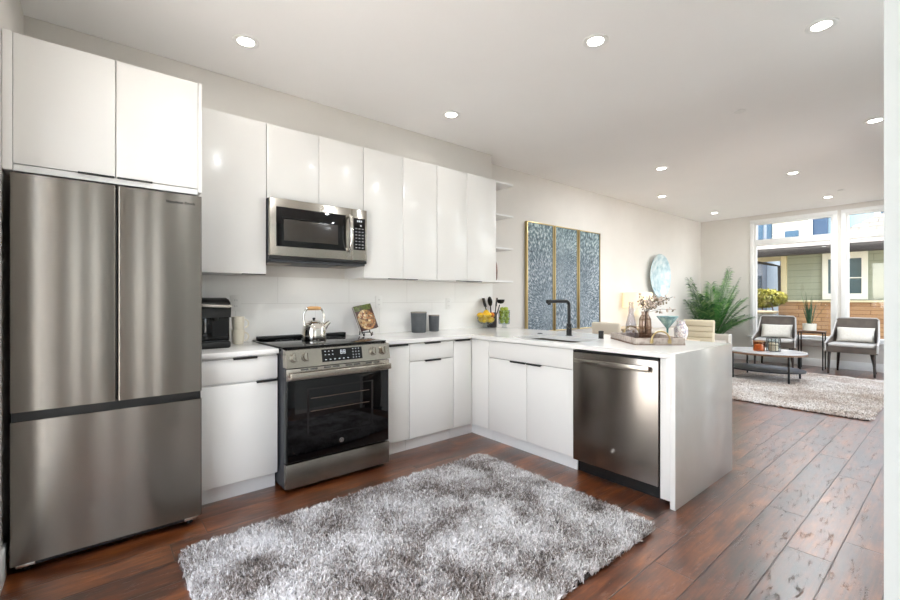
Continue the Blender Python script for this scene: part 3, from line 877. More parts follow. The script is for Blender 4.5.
# --- faucet
fx, fy = 0.558, -1.258
t = thing('faucet', 'matte black L-shaped kitchen faucet behind the sink', 'faucet', (fx, fy, 0.915))
obj('base', MB().cyl((fx, fy, 0.915), (fx, fy, 0.92), 0.03).cyl((fx, fy, 0.92), (fx, fy, 1.02), 0.0235, 0.0215), M_black, t)
dirx, diry = -0.98, 0.20
sp = [(fx, fy, 1.01), (fx, fy, 1.18)]
for k in range(7):
    a = radians(k * 15); sp.append((fx + dirx * 0.035 * (1 - cos(a)), fy + diry * 0.035 * (1 - cos(a)), 1.18 + 0.035 * sin(a)))
sp += [(fx + dirx * 0.16, fy + diry * 0.16, 1.215), (fx + dirx * 0.220, fy + diry * 0.225, 1.212)]
obj('spout', MB().tube(sp, 0.0145, 14), M_black, t)
ex, ey = fx + dirx * 0.222, fy + diry * 0.222
obj('spray_head', MB().cyl((fx + dirx * 0.21, fy + diry * 0.21, 1.214), (fx + dirx * 0.245, fy + diry * 0.245, 1.212), 0.018, 0.017).cyl((ex, ey, 1.21), (ex, ey, 1.185), 0.015, 0.013), M_blackp, t)
obj('lever', MB().cyl((fx, fy, 0.995), (fx - 0.045, fy - 0.035, 1.0), 0.015, 0.014).tube([(fx - 0.04, fy - 0.03, 1.0), (fx - 0.055, fy - 0.05, 0.985), (fx - 0.075, fy - 0.07, 0.985)], 0.007, 8), M_black, t)
t = thing('soap_dispenser', 'small black cylinder air gap cap on the countertop right of the faucet', 'dispenser', (0.527, -1.585, 0.915))
obj('cap', MB().lathe([(0, 0), (0.021, 0), (0.021, 0.006), (0.019, 0.008), (0.0205, 0.012), (0.0205, 0.058), (0.018, 0.062), (0, 0.062)], (0.527, -1.585, 0.915)), M_black, t)
tag(obj('hole_cover', MB().lathe([(0, 0.006), (0.018, 0.006), (0.024, 0.003), (0.024, 0), (0, 0)], (0.538, -0.956, 0.915)), M_black, loc=(0.538, -0.956, 0.915)), 'small flat black disc on the countertop left of the faucet', 'cover')


# --- emblem used on the appliances: a ring with a curled script mark
def emblem(parent, c, r, axis, m=M_chrome):
    """axis 'y': faces -y; 'x': faces -x"""
    mb = MB(); n = 28
    def P(a, rad): return (c[0] + rad * cos(a), c[1], c[2] + rad * sin(a)) if axis == 'y' else (c[0], c[1] - rad * cos(a), c[2] + rad * sin(a))
    mb.tube([P(2 * pi * k / n, r) for k in range(n)], r * 0.10, 6, True)
    mb.tube([P(0.6 + k * 0.42, r * (0.18 + 0.045 * k)) for k in range(12)], r * 0.09, 6)
    mb.tube([P(3.6 + k * 0.42, r * (0.15 + 0.05 * k)) for k in range(11)], r * 0.09, 6)
    return obj('emblem', mb, m, parent)


# --- refrigerator
t = thing('refrigerator', 'tall stainless french-door refrigerator with a bottom freezer drawer', 'refrigerator', (-2.555, -0.4, 0))
yf = -0.795; fx0, fx1 = -2.927, -2.182
obj('cabinet_body', MB().box(fx0 + 0.004, fx1 - 0.004, -0.715, -0.04, 0.045, 1.785, 0.004), M_darkside, t)


def fridge_panel(name, x0, x1, z0, z1):
    mb = MB(); r = 0.009
    pts = [(x0, -0.722), (x0, yf + r)] + [(x0 + r - r * cos(radians(a)), yf + r - r * sin(radians(a))) for a in (22, 45, 68, 90)]
    pts += [(x1 - r + r * sin(radians(a)), yf + r - r * cos(radians(a))) for a in (0, 22, 45, 68)] + [(x1, yf + r), (x1, -0.722)]
    mb.poly([(a, b, z0) for a, b in pts], (0, 0, z1 - z0))
    return obj(name, mb, M_steel, t, 30)


dl_ = fridge_panel('door', fx0, -2.5560, 0.733, 1.800)
dr_ = fridge_panel('door', -2.5505, fx1, 0.733, 1.800)
fridge_panel('freezer_drawer', fx0, fx1, 0.052, 0.690)
obj('grip_recess', MB().box(fx0 + 0.003, fx1 - 0.003, -0.772, -0.7155, 0.6905, 0.7325).box(-2.5558, -2.5507, -0.765, -0.7155, 0.734, 1.79), M_blackp, t)
obj('kick_plate', MB().box(fx0 + 0.02, fx1 - 0.02, -0.735, -0.70, 0.012, 0.051), M_blackp, t)
for x in (fx0 + 0.05, fx1 - 0.05):
    obj('foot', MB().cyl((x, -0.73, 0), (x, -0.73, 0.02), 0.016).cyl((x, -0.10, 0), (x, -0.10, 0.046), 0.016), M_blackp, t)
    obj('hinge_plate', MB().box(x - 0.032, x + 0.032, -0.785, -0.722, 0.034, 0.0515, 0.003), M_chrome, t)
cu = bpy.data.curves.new('lettering', 'FONT'); cu.body = 'Hamilton Beach'; cu.size = 0.0195; cu.extrude = 0.0004; cu.align_x = 'CENTER'
cu.materials.append(M_blackp); cu.offset = 0.0004; cu.space_character = 1.05
tmp_o = bpy.data.objects.new('lettering_curve', cu); COL.objects.link(tmp_o)
bpy.context.view_layer.update()
let_me = bpy.data.meshes.new_from_object(tmp_o.evaluated_get(bpy.context.evaluated_depsgraph_get()))
bpy.data.objects.remove(tmp_o)
if not let_me.materials: let_me.materials.append(M_blackp)
lo = bpy.data.objects.new('lettering', let_me); link(lo, dr_); lo.rotation_euler = (pi / 2, 0, 0)
lo.location = Vector((-2.282, yf - 0.0006, 1.748)) - Vector(ORIG[t.name])
lo['label'] = 'small dark lettering on the right door'

# --- range
t = thing('range', 'stainless slide-in electric range with black glass oven door', 'stove', (-1.331, -0.4, 0))
rx0, rx1 = -1.709, -0.954
obj('body', MB().box(rx0 + 0.004, rx1 - 0.004, -0.700, -0.02, 0.02, 0.902), M_darkside, t)
obj('leg', MB().cyl((rx0 + 0.05, -0.62, 0), (rx0 + 0.05, -0.62, 0.02), 0.018).cyl((rx1 - 0.05, -0.62, 0), (rx1 - 0.05, -0.62, 0.02), 0.018).cyl((rx0 + 0.05, -0.1, 0), (rx0 + 0.05, -0.1, 0.02), 0.018).cyl((rx1 - 0.05, -0.1, 0), (rx1 - 0.05, -0.1, 0.02), 0.018), M_blackp, t)
ctp = obj('cooktop', MB().box(rx0 - 0.004, rx1 + 0.004, -0.695, -0.015, 0.9155, 0.926, 0.003).box(rx0, rx1, -0.690, -0.02, 0.902, 0.9155), M_glassblk, t)
br = MB()
for bx, by, r0 in ((-1.53, -0.50, 0.10), (-1.15, -0.52, 0.11), (-1.52, -0.20, 0.075), (-1.14, -0.22, 0.08)):
    for r1 in (r0, r0 * 0.6): br.lathe([(r1, 0.0), (r1, 0.0004), (r1 + 0.002, 0.0004), (r1 + 0.002, 0)], (bx, by, 0.926), 48)
obj('burner_marks', br, mat('burner_grey', (70, 70, 72), 0.4), ctp)
obj('rear_vent', MB().box(rx0 + 0.02, rx1 - 0.02, -0.075, -0.018, 0.926, 0.950, 0.004), M_blackp, t)
pz = MB().poly([(rx0, -0.690, 0.914), (rx0, -0.738, 0.908), (rx0, -0.762, 0.798), (rx0, -0.690, 0.798)], (rx1 - rx0, 0, 0))
cp = obj('control_panel', pz, M_steel2, t, 20)
pn = Vector((0, -0.977, -0.213)).normalized()   # not exactly: outward normal of the sloped face
pn = Vector((0, -0.110, 0.024)).normalized()


def on_panel(x, z, off=0.0):
    k = (0.908 - z) / 0.110
    return Vector((x, -0.738 - 0.024 * k, z)) + pn * off


def panel_quad(mb, x0, x1, z0, z1, th):
    mb.poly([on_panel(x0, z0, 0.0002), on_panel(x1, z0, 0.0002), on_panel(x1, z1, 0.0002), on_panel(x0, z1, 0.0002)], pn * th)


mb = MB(); panel_quad(mb, -1.475, -1.180, 0.818, 0.900, 0.0015); dsp = obj('display', mb, M_glassblk, cp)
mb = MB()
for zc in (0.884, 0.862): 
    for k in range(3): panel_quad(mb, -1.455 + k * 0.026, -1.447 + k * 0.026, zc, zc + 0.004, 0.0022)
for zc in (0.888, 0.868, 0.848, 0.830):
    for k in range(3): panel_quad(mb, -1.252 + k * 0.022, -1.246 + k * 0.022, zc, zc + 0.004, 0.0022)
for k in range(6): panel_quad(mb, -1.455 + k * 0.032, -1.444 + k * 0.032, 0.830, 0.834, 0.0022)
obj('legends', mb, M_icon, dsp)
mb = MB()
def seg7(mb, x, z, w_, h_, segs):
    e = 0.0028
    R = {'a': (0, w_, h_ - e, h_), 'g': (0, w_, h_ / 2 - e / 2, h_ / 2 + e / 2), 'd': (0, w_, 0, e), 'f': (0, e, h_ / 2, h_), 'e': (0, e, 0, h_ / 2), 'b': (w_ - e, w_, h_ / 2, h_), 'c': (w_ - e, w_, 0, h_ / 2)}
    for q in segs:
        a, b, c_, d_ = R[q]; panel_quad(mb, x + a, x + b, z + c_, z + d_, 0.0022)
seg7(mb, -1.342, 0.862, 0.014, 0.026, 'abcdefg'); seg7(mb, -1.320, 0.862, 0.014, 0.026, 'abcdefg')
obj('clock_digits', mb, M_icon, dsp)
for x in (-1.655, -1.578, -1.085, -1.008):
    c = on_panel(x, 0.862)
    kb = obj('knob', MB().cyl(c, c + pn * 0.006, 0.034, 0.033, 28).cyl(c + pn * 0.006, c + pn * 0.030, 0.029, 0.026, 28), M_steel2, cp)
    mb = MB(); a = c + pn * 0.030; u_ = Vector((1, 0, 0)); v_ = pn.cross(u_)
    q = [a + u_ * sx * 0.004 + v_ * sy * 0.022 for sx, sy in ((-1, -1), (1, -1), (1, 1), (-1, 1))]
    mb.poly([tuple(p) for p in q], pn * 0.008)
    obj('knob_grip', mb, M_steel2, kb)
# oven door
od = obj('oven_door', MB().box(rx0 + 0.002, rx1 - 0.002, -0.742, -0.703, 0.192, 0.792, 0.004), M_blackp, t)
obj('door_glass', MB().box(rx0 + 0.010, rx1 - 0.010, -0.746, -0.7425, 0.196, 0.712, 0.0015), M_glassblk, od)
obj('window_frame', MB().box(-1.575, -1.560, -0.7472, -0.7462, 0.33, 0.655).box(-1.105, -1.090, -0.7472, -0.7462, 0.33, 0.655).box(-1.560, -1.105, -0.7472, -0.7462, 0.645, 0.655).box(-1.560, -1.105, -0.7472, -0.7462, 0.33, 0.340), mat('oven_tint', (26, 24, 24), 0.12), od)
rk = MB()
for z in (0.585, 0.50): rk.box(-1.55, -1.12, -0.7470, -0.7462, z, z + 0.004)
obj('oven_rack', rk, mat('rack_steel', (104, 88, 76), 0.4, 0.6), od)
tp = obj('door_top_trim', MB().box(rx0 + 0.002, rx1 - 0.002, -0.750, -0.7425, 0.716, 0.791, 0.002), M_steel2, od)
for k in range(4):
    for q in (0, 1): obj('vent_slot', MB().box(-1.615 + k * 0.155 + q * 0.062, -1.615 + k * 0.155 + q * 0.062 + 0.048, -0.7512, -0.7502, 0.776, 0.785), M_gap, tp)
obj('door_handle', MB().box(rx0 + 0.012, rx1 - 0.012, -0.800, -0.778, 0.728, 0.768, 0.006, 3).box(rx0 + 0.020, rx0 + 0.055, -0.780, -0.749, 0.734, 0.762, 0.003).box(rx1 - 0.055, rx1 - 0.020, -0.780, -0.749, 0.734, 0.762, 0.003), M_steel2, od)
emblem(od, (-1.333, -0.7472, 0.272), 0.014, 'y')
obj('storage_drawer', MB().box(rx0, rx1, -0.746, -0.703, 0.028, 0.184, 0.004), M_steel, t)

# --- microwave
t = thing('microwave', 'stainless over-the-range microwave hung under the short wall cabinet', 'microwave', (-1.331, -0.2, 1.515))
mx0, mx1 = -1.707, -0.957
obj('housing', MB().box(mx0, mx1, -0.372, -0.001, 1.515, 1.945, 0.003), M_darkside, t)
md = obj('door', MB().box(mx0, -1.088, -0.412, -0.3735, 1.540, 1.943, 0.004), M_steel2, t)
obj('door_glass', MB().box(-1.664, -1.140, -0.4145, -0.4125, 1.606, 1.884, 0.001), M_glassblk, md)
obj('viewing_mesh', MB().box(-1.612, -1.205, -0.4155, -0.4146, 1.650, 1.800, 0.0003), mat('mesh_screen', (52, 47, 42), 0.2), md)
obj('handle', MB().tube([(-1.112, -0.413, 1.612), (-1.112, -0.440, 1.630), (-1.112, -0.452, 1.68), (-1.112, -0.455, 1.75), (-1.112, -0.452, 1.82), (-1.112, -0.440, 1.87), (-1.112, -0.413, 1.888)], 0.014, 12), M_chrome, md)
cp = obj('control_side', MB().box(-1.086, mx1, -0.412, -0.3735, 1.540, 1.943, 0.004), M_steel2, t)
kp = obj('keypad', MB().box(-1.074, -0.973, -0.4145, -0.4125, 1.622, 1.872, 0.001), M_glassblk, cp)
kb = MB()
for r_ in range(7):
    for c_ in range(3): kb.box(-1.060 + c_ * 0.028, -1.044 + c_ * 0.028, -0.4155, -0.4146, 1.636 + r_ * 0.025, 1.643 + r_ * 0.025)
obj('key_legends', kb, mat('key_print', (150, 150, 152), 0.5), kp)
obj('clock_digits', MB().box(-1.045, -1.035, -0.4155, -0.4146, 1.842, 1.856).box(-1.030, -1.020, -0.4155, -0.4146, 1.842, 1.856).box(-1.013, -1.003, -0.4155, -0.4146, 1.842, 1.856), M_icon, kp)
emblem(md, (-1.333, -0.4135, 1.913), 0.016, 'y')
td = bpy.data.lights.new('cooktop_lamp', 'AREA'); td.shape = 'RECTANGLE'; td.size = 0.16; td.size_y = 0.05; td.energy = 0.12; td.color = (1.0, 0.93, 0.84)
to = bpy.data.objects.new('cooktop_lamp', td); link(to, t); to.location = Vector((-1.331, -0.20, 1.490)) - Vector(ORIG[t.name])
ub = obj('underside', MB().box(mx0 + 0.01, mx1 - 0.01, -0.40, -0.02, 1.497, 1.5148, 0.004), M_darkside, t)
obj('grease_filter', MB().box(-1.68, -1.52, -0.30, -0.10, 1.492, 1.4968), M_lid, ub)
obj('grease_filter', MB().box(-1.15, -0.99, -0.30, -0.10, 1.492, 1.4968), M_lid, ub)
obj('bottom_edge', MB().box(mx0, mx1, -0.410, -0.3735, 1.515, 1.5385, 0.003), M_blackp, t)

# --- dishwasher
t = thing('dishwasher', 'dark stainless dishwasher with a bar handle in the peninsula', 'dishwasher', (0.3, -1.99, 0))
obj('tub', MB().box(0.03, 0.59, -2.290, -1.690, 0.095, 0.872), M_darkside, t)
dd = obj('door', MB().box(-0.012, 0.029, -2.291, -1.689, 0.098, 0.862, 0.004), M_slate, t)
obj('control_edge', MB().box(-0.008, 0.029, -2.291, -1.689, 0.8622, 0.872), M_blackp, t)
obj('handle', MB().box(-0.062, -0.046, -2.252, -1.728, 0.792, 0.826, 0.004, 2).box(-0.048, -0.011, -2.250, -2.215, 0.797, 0.821, 0.003).box(-0.048, -0.011, -1.765, -1.730, 0.797, 0.821, 0.003), M_steel2, dd)
emblem(dd, (-0.0125, -1.995, 0.238), 0.014, 'x')
obj('kick_plate', MB().box(0.06, 0.075, -2.298, -1.686, 0.0, 0.0945), M_blackp, t)

# ------------------------------------------------------------------ counter-top things
# coffee maker
t = thing('coffee_maker', 'black single-cup coffee maker with a silver lid handle beside the fridge', 'coffee maker', (-2.035, -0.22, 0.915))
cx, cy, cz = -2.035, -0.21, 0.915
wd = 0.092
obj('base_tray', MB().box(cx - wd, cx + wd, cy - 0.17, cy + 0.13, cz, cz + 0.045, 0.012, 3), M_blackp, t)
obj('drip_grate', MB().box(cx - 0.065, cx + 0.065, cy - 0.165, cy - 0.138, cz + 0.045, cz + 0.05, 0.002), M_darkside, t)
obj('column', MB().box(cx - wd, cx + wd, cy - 0.135, cy + 0.13, cz + 0.04, cz + 0.23, 0.012, 3), M_glassblk, t)
hp = MB().poly([(cx - wd, cy - 0.165, cz + 0.20), (cx - wd, cy - 0.170, cz + 0.262), (cx - wd, cy - 0.150, cz + 0.295), (cx - wd, cy - 0.10, cz + 0.318), (cx - wd, cy - 0.02, cz + 0.330), (cx - wd, cy + 0.07, cz + 0.325), (cx - wd, cy + 0.13, cz + 0.29), (cx - wd, cy + 0.13, cz + 0.20)], (2 * wd, 0, 0))
obj('brew_head', hp, M_blackp, t, 50)
obj('lid_handle', MB().tube([(cx - 0.085, cy - 0.150, cz + 0.285), (cx - 0.070, cy - 0.185, cz + 0.280), (cx, cy - 0.192, cz + 0.276), (cx + 0.075, cy - 0.185, cz + 0.272), (cx + 0.097, cy - 0.13, cz + 0.275), (cx + 0.098, cy + 0.02, cz + 0.290)], 0.010, 10), mat('silver_trim', (206, 200, 192), 0.3, 0.8), t)
obj('spout', MB().cyl((cx, cy - 0.145, cz + 0.20), (cx, cy - 0.145, cz + 0.178), 0.022, 0.018), M_blackp, t)


def mug(x, y, z, ang, label):
    t = thing('mug', label, 'mug', (x, y, z), 'stacked cream mugs')
    obj('cup', MB().lathe([(0, 0.0), (0.032, 0.0), (0.036, 0.006), (0.041, 0.06), (0.043, 0.100), (0.041, 0.1015), (0.039, 0.100), (0.037, 0.06), (0.033, 0.010), (0, 0.008)], (x, y, z), 28), M_mug, t)
    pts = []
    for k in range(9):
        a = radians(-80 + k * 20); r = 0.040 + 0.030 * cos(a)
        pts.append((x + r * cos(ang), y + r * sin(ang), z + 0.052 + 0.030 * sin(a)))
    obj('mug_handle', MB().tube(pts, 0.0055, 8), M_mug, t)
    return t


mug(-1.845, -0.145, 0.915, -0.5, 'lower cream mug of the stack beside the coffee maker')
mug(-1.845, -0.145, 1.0085, -0.5, 'upper cream mug stacked on another beside the coffee maker')

# wall outlets
for x, z, lab in ((-1.83, 1.205, 'white wall outlet above the mugs'), (-0.617, 1.205, 'white wall outlet right of the cookbook'), (0.215, 1.185, 'white wall outlet right of the grey canisters')):
    t = thing('wall_outlet', lab, 'outlet', (x, -0.012, z), 'backsplash outlets')
    pl = obj('cover_plate', MB().box(x - 0.036, x + 0.036, -0.0175, -0.0121, z - 0.058, z + 0.058, 0.002), M_outlet, t)
    mb = MB()
    for dz in (-0.022, 0.022):
        for dx in (-0.007, 0.007): mb.box(x + dx - 0.0015, x + dx + 0.0015, -0.0180, -0.0176, z + dz - 0.006, z + dz + 0.006)
    obj('socket_slots', mb, M_slot, pl)

# kettle
kx, ky, kz = -1.36, -0.33, 0.926
t = thing('kettle', 'polished steel kettle with a wooden grip on the cooktop', 'kettle', (kx, ky, kz))
obj('body', MB().lathe([(0, 0), (0.084, 0), (0.089, 0.006), (0.090, 0.04), (0.088, 0.075), (0.080, 0.105), (0.062, 0.130), (0.045, 0.140), (0.040, 0.141)], (kx, ky, kz), 40), M_chrome, t)
ld = obj('lid', MB().lathe([(0.0, 0.152), (0.030, 0.150), (0.044, 0.144), (0.046, 0.139), (0, 0.139)], (kx, ky, kz)), M_chrome, t)
obj('lid_knob', MB().lathe([(0, 0.170), (0.010, 0.168), (0.011, 0.160), (0.006, 0.152), (0, 0.150)], (kx, ky, kz)), M_blackp, ld)
obj('spout', MB().tube([(kx + 0.070, ky - 0.02, kz + 0.090), (kx + 0.092, ky - 0.025, kz + 0.118), (kx + 0.112, ky - 0.03, kz + 0.135)], 0.02, 12, radii=[0.024, 0.017, 0.013]), M_chrome, t)
hn = None
for s in (-1, 1):
    hd = MB()
    hd.tube([(kx + s * 0.070, ky, kz + 0.110), (kx + s * 0.080, ky, kz + 0.165), (kx + s * 0.076, ky, kz + 0.205), (kx + s * 0.060, ky, kz + 0.232), (kx + s * 0.038, ky, kz + 0.238)], 0.0085, 10)
    hn = obj('handle_arm', hd, M_chrome, t)
obj('wooden_grip', MB().tube([(kx - 0.050, ky, kz + 0.238), (kx - 0.03, ky, kz + 0.240), (kx + 0.03, ky, kz + 0.240), (kx + 0.050, ky, kz + 0.238)], 0.0135, 12, radii=[0.012, 0.0145, 0.0145, 0.012]), M_kgold, t)

# cookbook on an easel stand (local frame: leaning back by rotation of the thing)
bx, by = -0.825, -0.155
t = thing('easel_stand', 'dark wire easel stand holding up the cookbook', 'stand', (bx, by, 0.915))
es = MB()
for s in (-1, 1):
    es.tube([(bx + s * 0.035, by - 0.030, 0.915), (bx + s * 0.040, by - 0.020, 0.935), (bx + s * 0.038, by - 0.002, 0.945), (bx + s * 0.03, by + 0.035, 1.05), (bx + s * 0.02, by + 0.060, 1.14)], 0.005, 8)
    es.tube([(bx + s * 0.035, by - 0.030, 0.916), (bx + s * 0.038, by - 0.040, 0.930), (bx + s * 0.040, by - 0.038, 0.950)], 0.005, 8)
es.tube([(bx - 0.038, by - 0.002, 0.947), (bx + 0.038, by - 0.002, 0.947)], 0.0045, 8)
es.tube([(bx, by + 0.062, 1.14), (bx, by + 0.12, 0.917)], 0.005, 8).tube([(bx - 0.02, by + 0.060, 1.14), (bx + 0.02, by + 0.060, 1.14)], 0.005, 8)
obj('easel_frame', es, M_black, t)
bk = thing('cookbook', 'upright cookbook with a food photograph cover leaning on the easel', 'book', (0, 0, 0))
obj('front_cover', MB().box(-0.088, 0.088, -0.024, -0.021, 0.0, 0.225, 0.0008), cookbook_mat(), bk)
obj('pages', MB().box(-0.085, 0.083, -0.021, -0.004, 0.003, 0.222), M_pillow, bk)
obj('back_cover', MB().box(-0.088, 0.088, -0.004, -0.001, 0.0, 0.225, 0.0008), mat('cover_brown', (84, 46, 34), 0.4), bk)
bk.location = (bx + 0.022, by - 0.008, 0.966); bk.rotation_euler = (Matrix.Rotation(radians(-20), 3, 'X') @ Matrix.Rotation(radians(-10), 3, 'Y')).to_euler()

# canisters
for x, y, r, h, lab in ((-0.245, -0.125, 0.077, 0.185, 'larger dark grey canister on the counter under the wall cabinets'), (-0.045, -0.105, 0.054, 0.150, 'smaller dark grey canister right of the larger one')):
    t = thing('canister', lab, 'canister', (x, y, 0.915), 'dark grey canisters')
    obj('jar', MB().lathe([(0, 0), (r * 0.86, 0), (r * 0.89, 0.004), (r * 0.98, h * 0.97), (r * 0.98, h), (0, h)], (x, y, 0.915), 40), M_canister, t)
    obj('lid', MB().lathe([(0, 0.012), (r * 0.97, 0.012), (r, 0.009), (r, 0.0005), (0, 0.0005)], (x, y, 0.915 + h), 40), M_lid, t)

# lemon bowl
lx, ly = 0.645, -0.135
t = thing('fruit_bowl', 'footed clear glass bowl of lemons in the counter corner', 'bowl', (lx, ly, 0.915))
obj('bowl', MB().lathe([(0.0, 0.052), (0.06, 0.056), (0.086, 0.075), (0.096, 0.11), (0.098, 0.145), (0.100, 0.145), (0.099, 0.108), (0.090, 0.070), (0.064, 0.050), (0.0, 0.046)], (lx, ly, 0.915), 36), M_glass, t)
obj('foot', MB().lathe([(0, 0), (0.045, 0), (0.046, 0.004), (0.036, 0.012), (0.034, 0.046), (0, 0.046)], (lx, ly, 0.915), 30), M_glass, t)
fr_lab = {}
LEM = [(-0.052, -0.028, 0.094), (0.018, -0.055, 0.094), (0.056, 0.018, 0.094), (-0.012, 0.052, 0.094), (-0.002, -0.002, 0.098), (-0.062, 0.022, 0.140), (0.062, -0.026, 0.142), (0.030, 0.048, 0.146), (-0.022, -0.050, 0.146), (0.008, 0.004, 0.168)]
for i, (dx, dy, dz) in enumerate(LEM):
    nm = 'orange' if i == 6 else 'lemon'
    mb = MB(); R_ = rotz(i * 1.3) @ roty(i * 0.4)
    if nm == 'lemon':
        t_ = bmesh.new(); bmesh.ops.create_uvsphere(t_, u_segments=14, v_segments=10, radius=0.033)
        for v in t_.verts: v.co.z *= 1.0 + 0.28 * (abs(v.co.z) / 0.033) ** 3
        bmesh.ops.rotate(t_, verts=t_.verts, matrix=R_ @ rotx(1.4)); bmesh.ops.translate(t_, verts=t_.verts, vec=(lx + dx, ly + dy, 0.915 + dz)); mb._add(t_)
    else: mb.ball((lx + dx, ly + dy, 0.915 + dz), 0.031)
    o = obj(nm, mb, M_lemon if nm == 'lemon' else M_orange, loc=(lx + dx, ly + dy, 0.915 + dz))
    if nm == 'orange': tag(o, 'single orange fruit at the right rim of the lemon bowl', 'fruit')
    else: tag(o, 'yellow lemon heaped in the footed glass bowl', 'fruit', 'lemons in the glass bowl')

# lime vase
gx, gy = 0.825, -0.235
t = thing('glass_vase', 'footed clear glass vase packed with limes right of the lemon bowl', 'vase', (gx, gy, 0.915))
obj('cylinder', MB().lathe([(0, 0.046), (0.056, 0.047), (0.060, 0.06), (0.061, 0.195), (0.063, 0.195), (0.0625, 0.056), (0.058, 0.042), (0, 0.040)], (gx, gy, 0.915), 32), M_glass, t)
obj('foot', MB().lathe([(0, 0), (0.034, 0), (0.034, 0.004), (0.024, 0.012), (0.024, 0.040), (0, 0.040)], (gx, gy, 0.915), 28), M_glass, t)
k = 0
for lev in range(5):
    for j in range(4 if lev < 4 else 3):
        a = j * pi / 2 + lev * 0.7; rr_ = 0.034 if lev < 4 else 0.026
        p = (gx + rr_ * cos(a), gy + rr_ * sin(a), 0.915 + 0.072 + lev * 0.034)
        o = obj('lime', MB().ball(p, 0.0238, 0.0238, 0.0225, 12, rotx(k)), M_lime, loc=p); k += 1
        tag(o, 'small green lime packed in the glass vase', 'fruit', 'limes in the glass vase')

# utensil crock
ux, uy = 0.800, -0.070
t = thing('utensil_crock', 'dark grey utensil crock behind the fruit in the corner', 'crock', (ux, uy, 0.915))
obj('crock_body', MB().lathe([(0, 0), (0.052, 0), (0.055, 0.005), (0.057, 0.165), (0.053, 0.165), (0.051, 0.012), (0, 0.010)], (ux, uy, 0.915), 32), mat('crock_grey', (66, 62, 64), 0.6), t)
UT = [('spatula', -0.030, 0.0, -0.085, 0.02, 'spatula', 'black spatula leaning left in the utensil crock'),
      ('serving_spoon', -0.012, -0.02, -0.045, -0.02, 'spoon', 'black serving spoon upright at the left of the crock'),
      ('slotted_turner', 0.012, -0.015, 0.035, -0.03, 'turner', 'broad black turner leaning right in the crock'),
      ('ladle', 0.030, 0.005, 0.105, -0.02, 'ladle', 'black ladle furthest right in the utensil crock')]
for i, (nm, ax, ay, tx, ty, cat, lab) in enumerate(UT):
    a = Vector((ux + ax, uy + ay, 0.932)); b = Vector((ux + tx, uy + ty, 1.155 + 0.012 * (i % 2))); d = (b - a).normalized()
    t = thing(nm, lab, cat, tuple(a), 'utensils in the crock')
    obj('utensil_handle', MB().tube([a, b], 0.006, 8), M_blackp, t)
    mb = MB(); q = d.to_track_quat('Z', 'Y').to_matrix(); c = b + d * 0.040
    if nm == 'spatula': mb.box(c.x - 0.034, c.x + 0.034, c.y - 0.004, c.y + 0.004, c.z - 0.050, c.z + 0.050, 0.0035, 2, q)
    elif nm == 'slotted_turner':
        for s in (-0.027, -0.009, 0.009, 0.027): mb.box(c.x - 0.036, c.x + 0.036, c.y - 0.003, c.y + 0.003, c.z - 0.045, c.z - 0.030, 0.001, 1, q, tuple(c)); break
        for k in range(4): mb.box(c.x - 0.034 + k * 0.0185, c.x - 0.021 + k * 0.0185, c.y - 0.003, c.y + 0.003, c.z - 0.045, c.z + 0.045, 0.001, 1, q, tuple(c))
        mb.box(c.x - 0.036, c.x + 0.036, c.y - 0.003, c.y + 0.003, c.z + 0.036, c.z + 0.052, 0.002, 1, q, tuple(c))
    elif nm == 'ladle': mb.lathe([(0.046, 0.022), (0.043, 0.0), (0.030, -0.020), (0, -0.028), (0, -0.023), (0.028, -0.016), (0.041, 0.001), (0.044, 0.022)], tuple(c), 20)
    else: mb.ball(tuple(c), 0.036, 0.010, 0.055, 14, q)
    obj('utensil_head', mb, M_blackp, t)

# tray with a bottle, a jar of stems
tc = Vector((0.56, -1.93, 0.915)); ta = math.atan2(-0.66, 0.75)
t = thing('tray', 'whitewashed wooden tray with gold loop handles on the peninsula', 'tray', (0, 0, 0))
TW, TL, TH = 0.345, 0.50, 0.048
obj('tray_bed', MB().box(-TW / 2, TW / 2, -TL / 2, TL / 2, 0.0, 0.010), M_traybed, t)
mb = MB(); e = 0.014
mb.box(-TW / 2, TW / 2, -TL / 2, -TL / 2 + e, 0.0, TH, 0.002).box(-TW / 2, TW / 2, TL / 2 - e, TL / 2, 0.0, TH, 0.002).box(-TW / 2, -TW / 2 + e, -TL / 2 + e, TL / 2 - e, 0.0, TH, 0.002).box(TW / 2 - e, TW / 2, -TL / 2 + e, TL / 2 - e, 0.0, TH, 0.002)
obj('tray_rim', mb, M_traywood, t)
for s in (-1, 1):
    yy = s * (TL / 2 + 0.006); pts = [(-0.062, yy, 0.018)]
    for k in range(13):
        a = pi - pi * k / 12; pts.append((0.062 * cos(a), yy + s * 0.004, 0.035 + 0.062 * sin(a)))
    pts.append((0.062, yy, 0.018))
    h_ = obj('handle', MB().tube(pts, 0.006, 10), M_gold, t, label='gold loop handle')
    mb = MB()
    for x in (-0.062, 0.062): mb.box(x - 0.011, x + 0.011, yy - 0.006, yy + 0.006, 0.012, 0.040, 0.002)
    obj('bracket', mb, M_gold, h_)
t.location = tc; t.rotation_euler = (0, 0, ta)

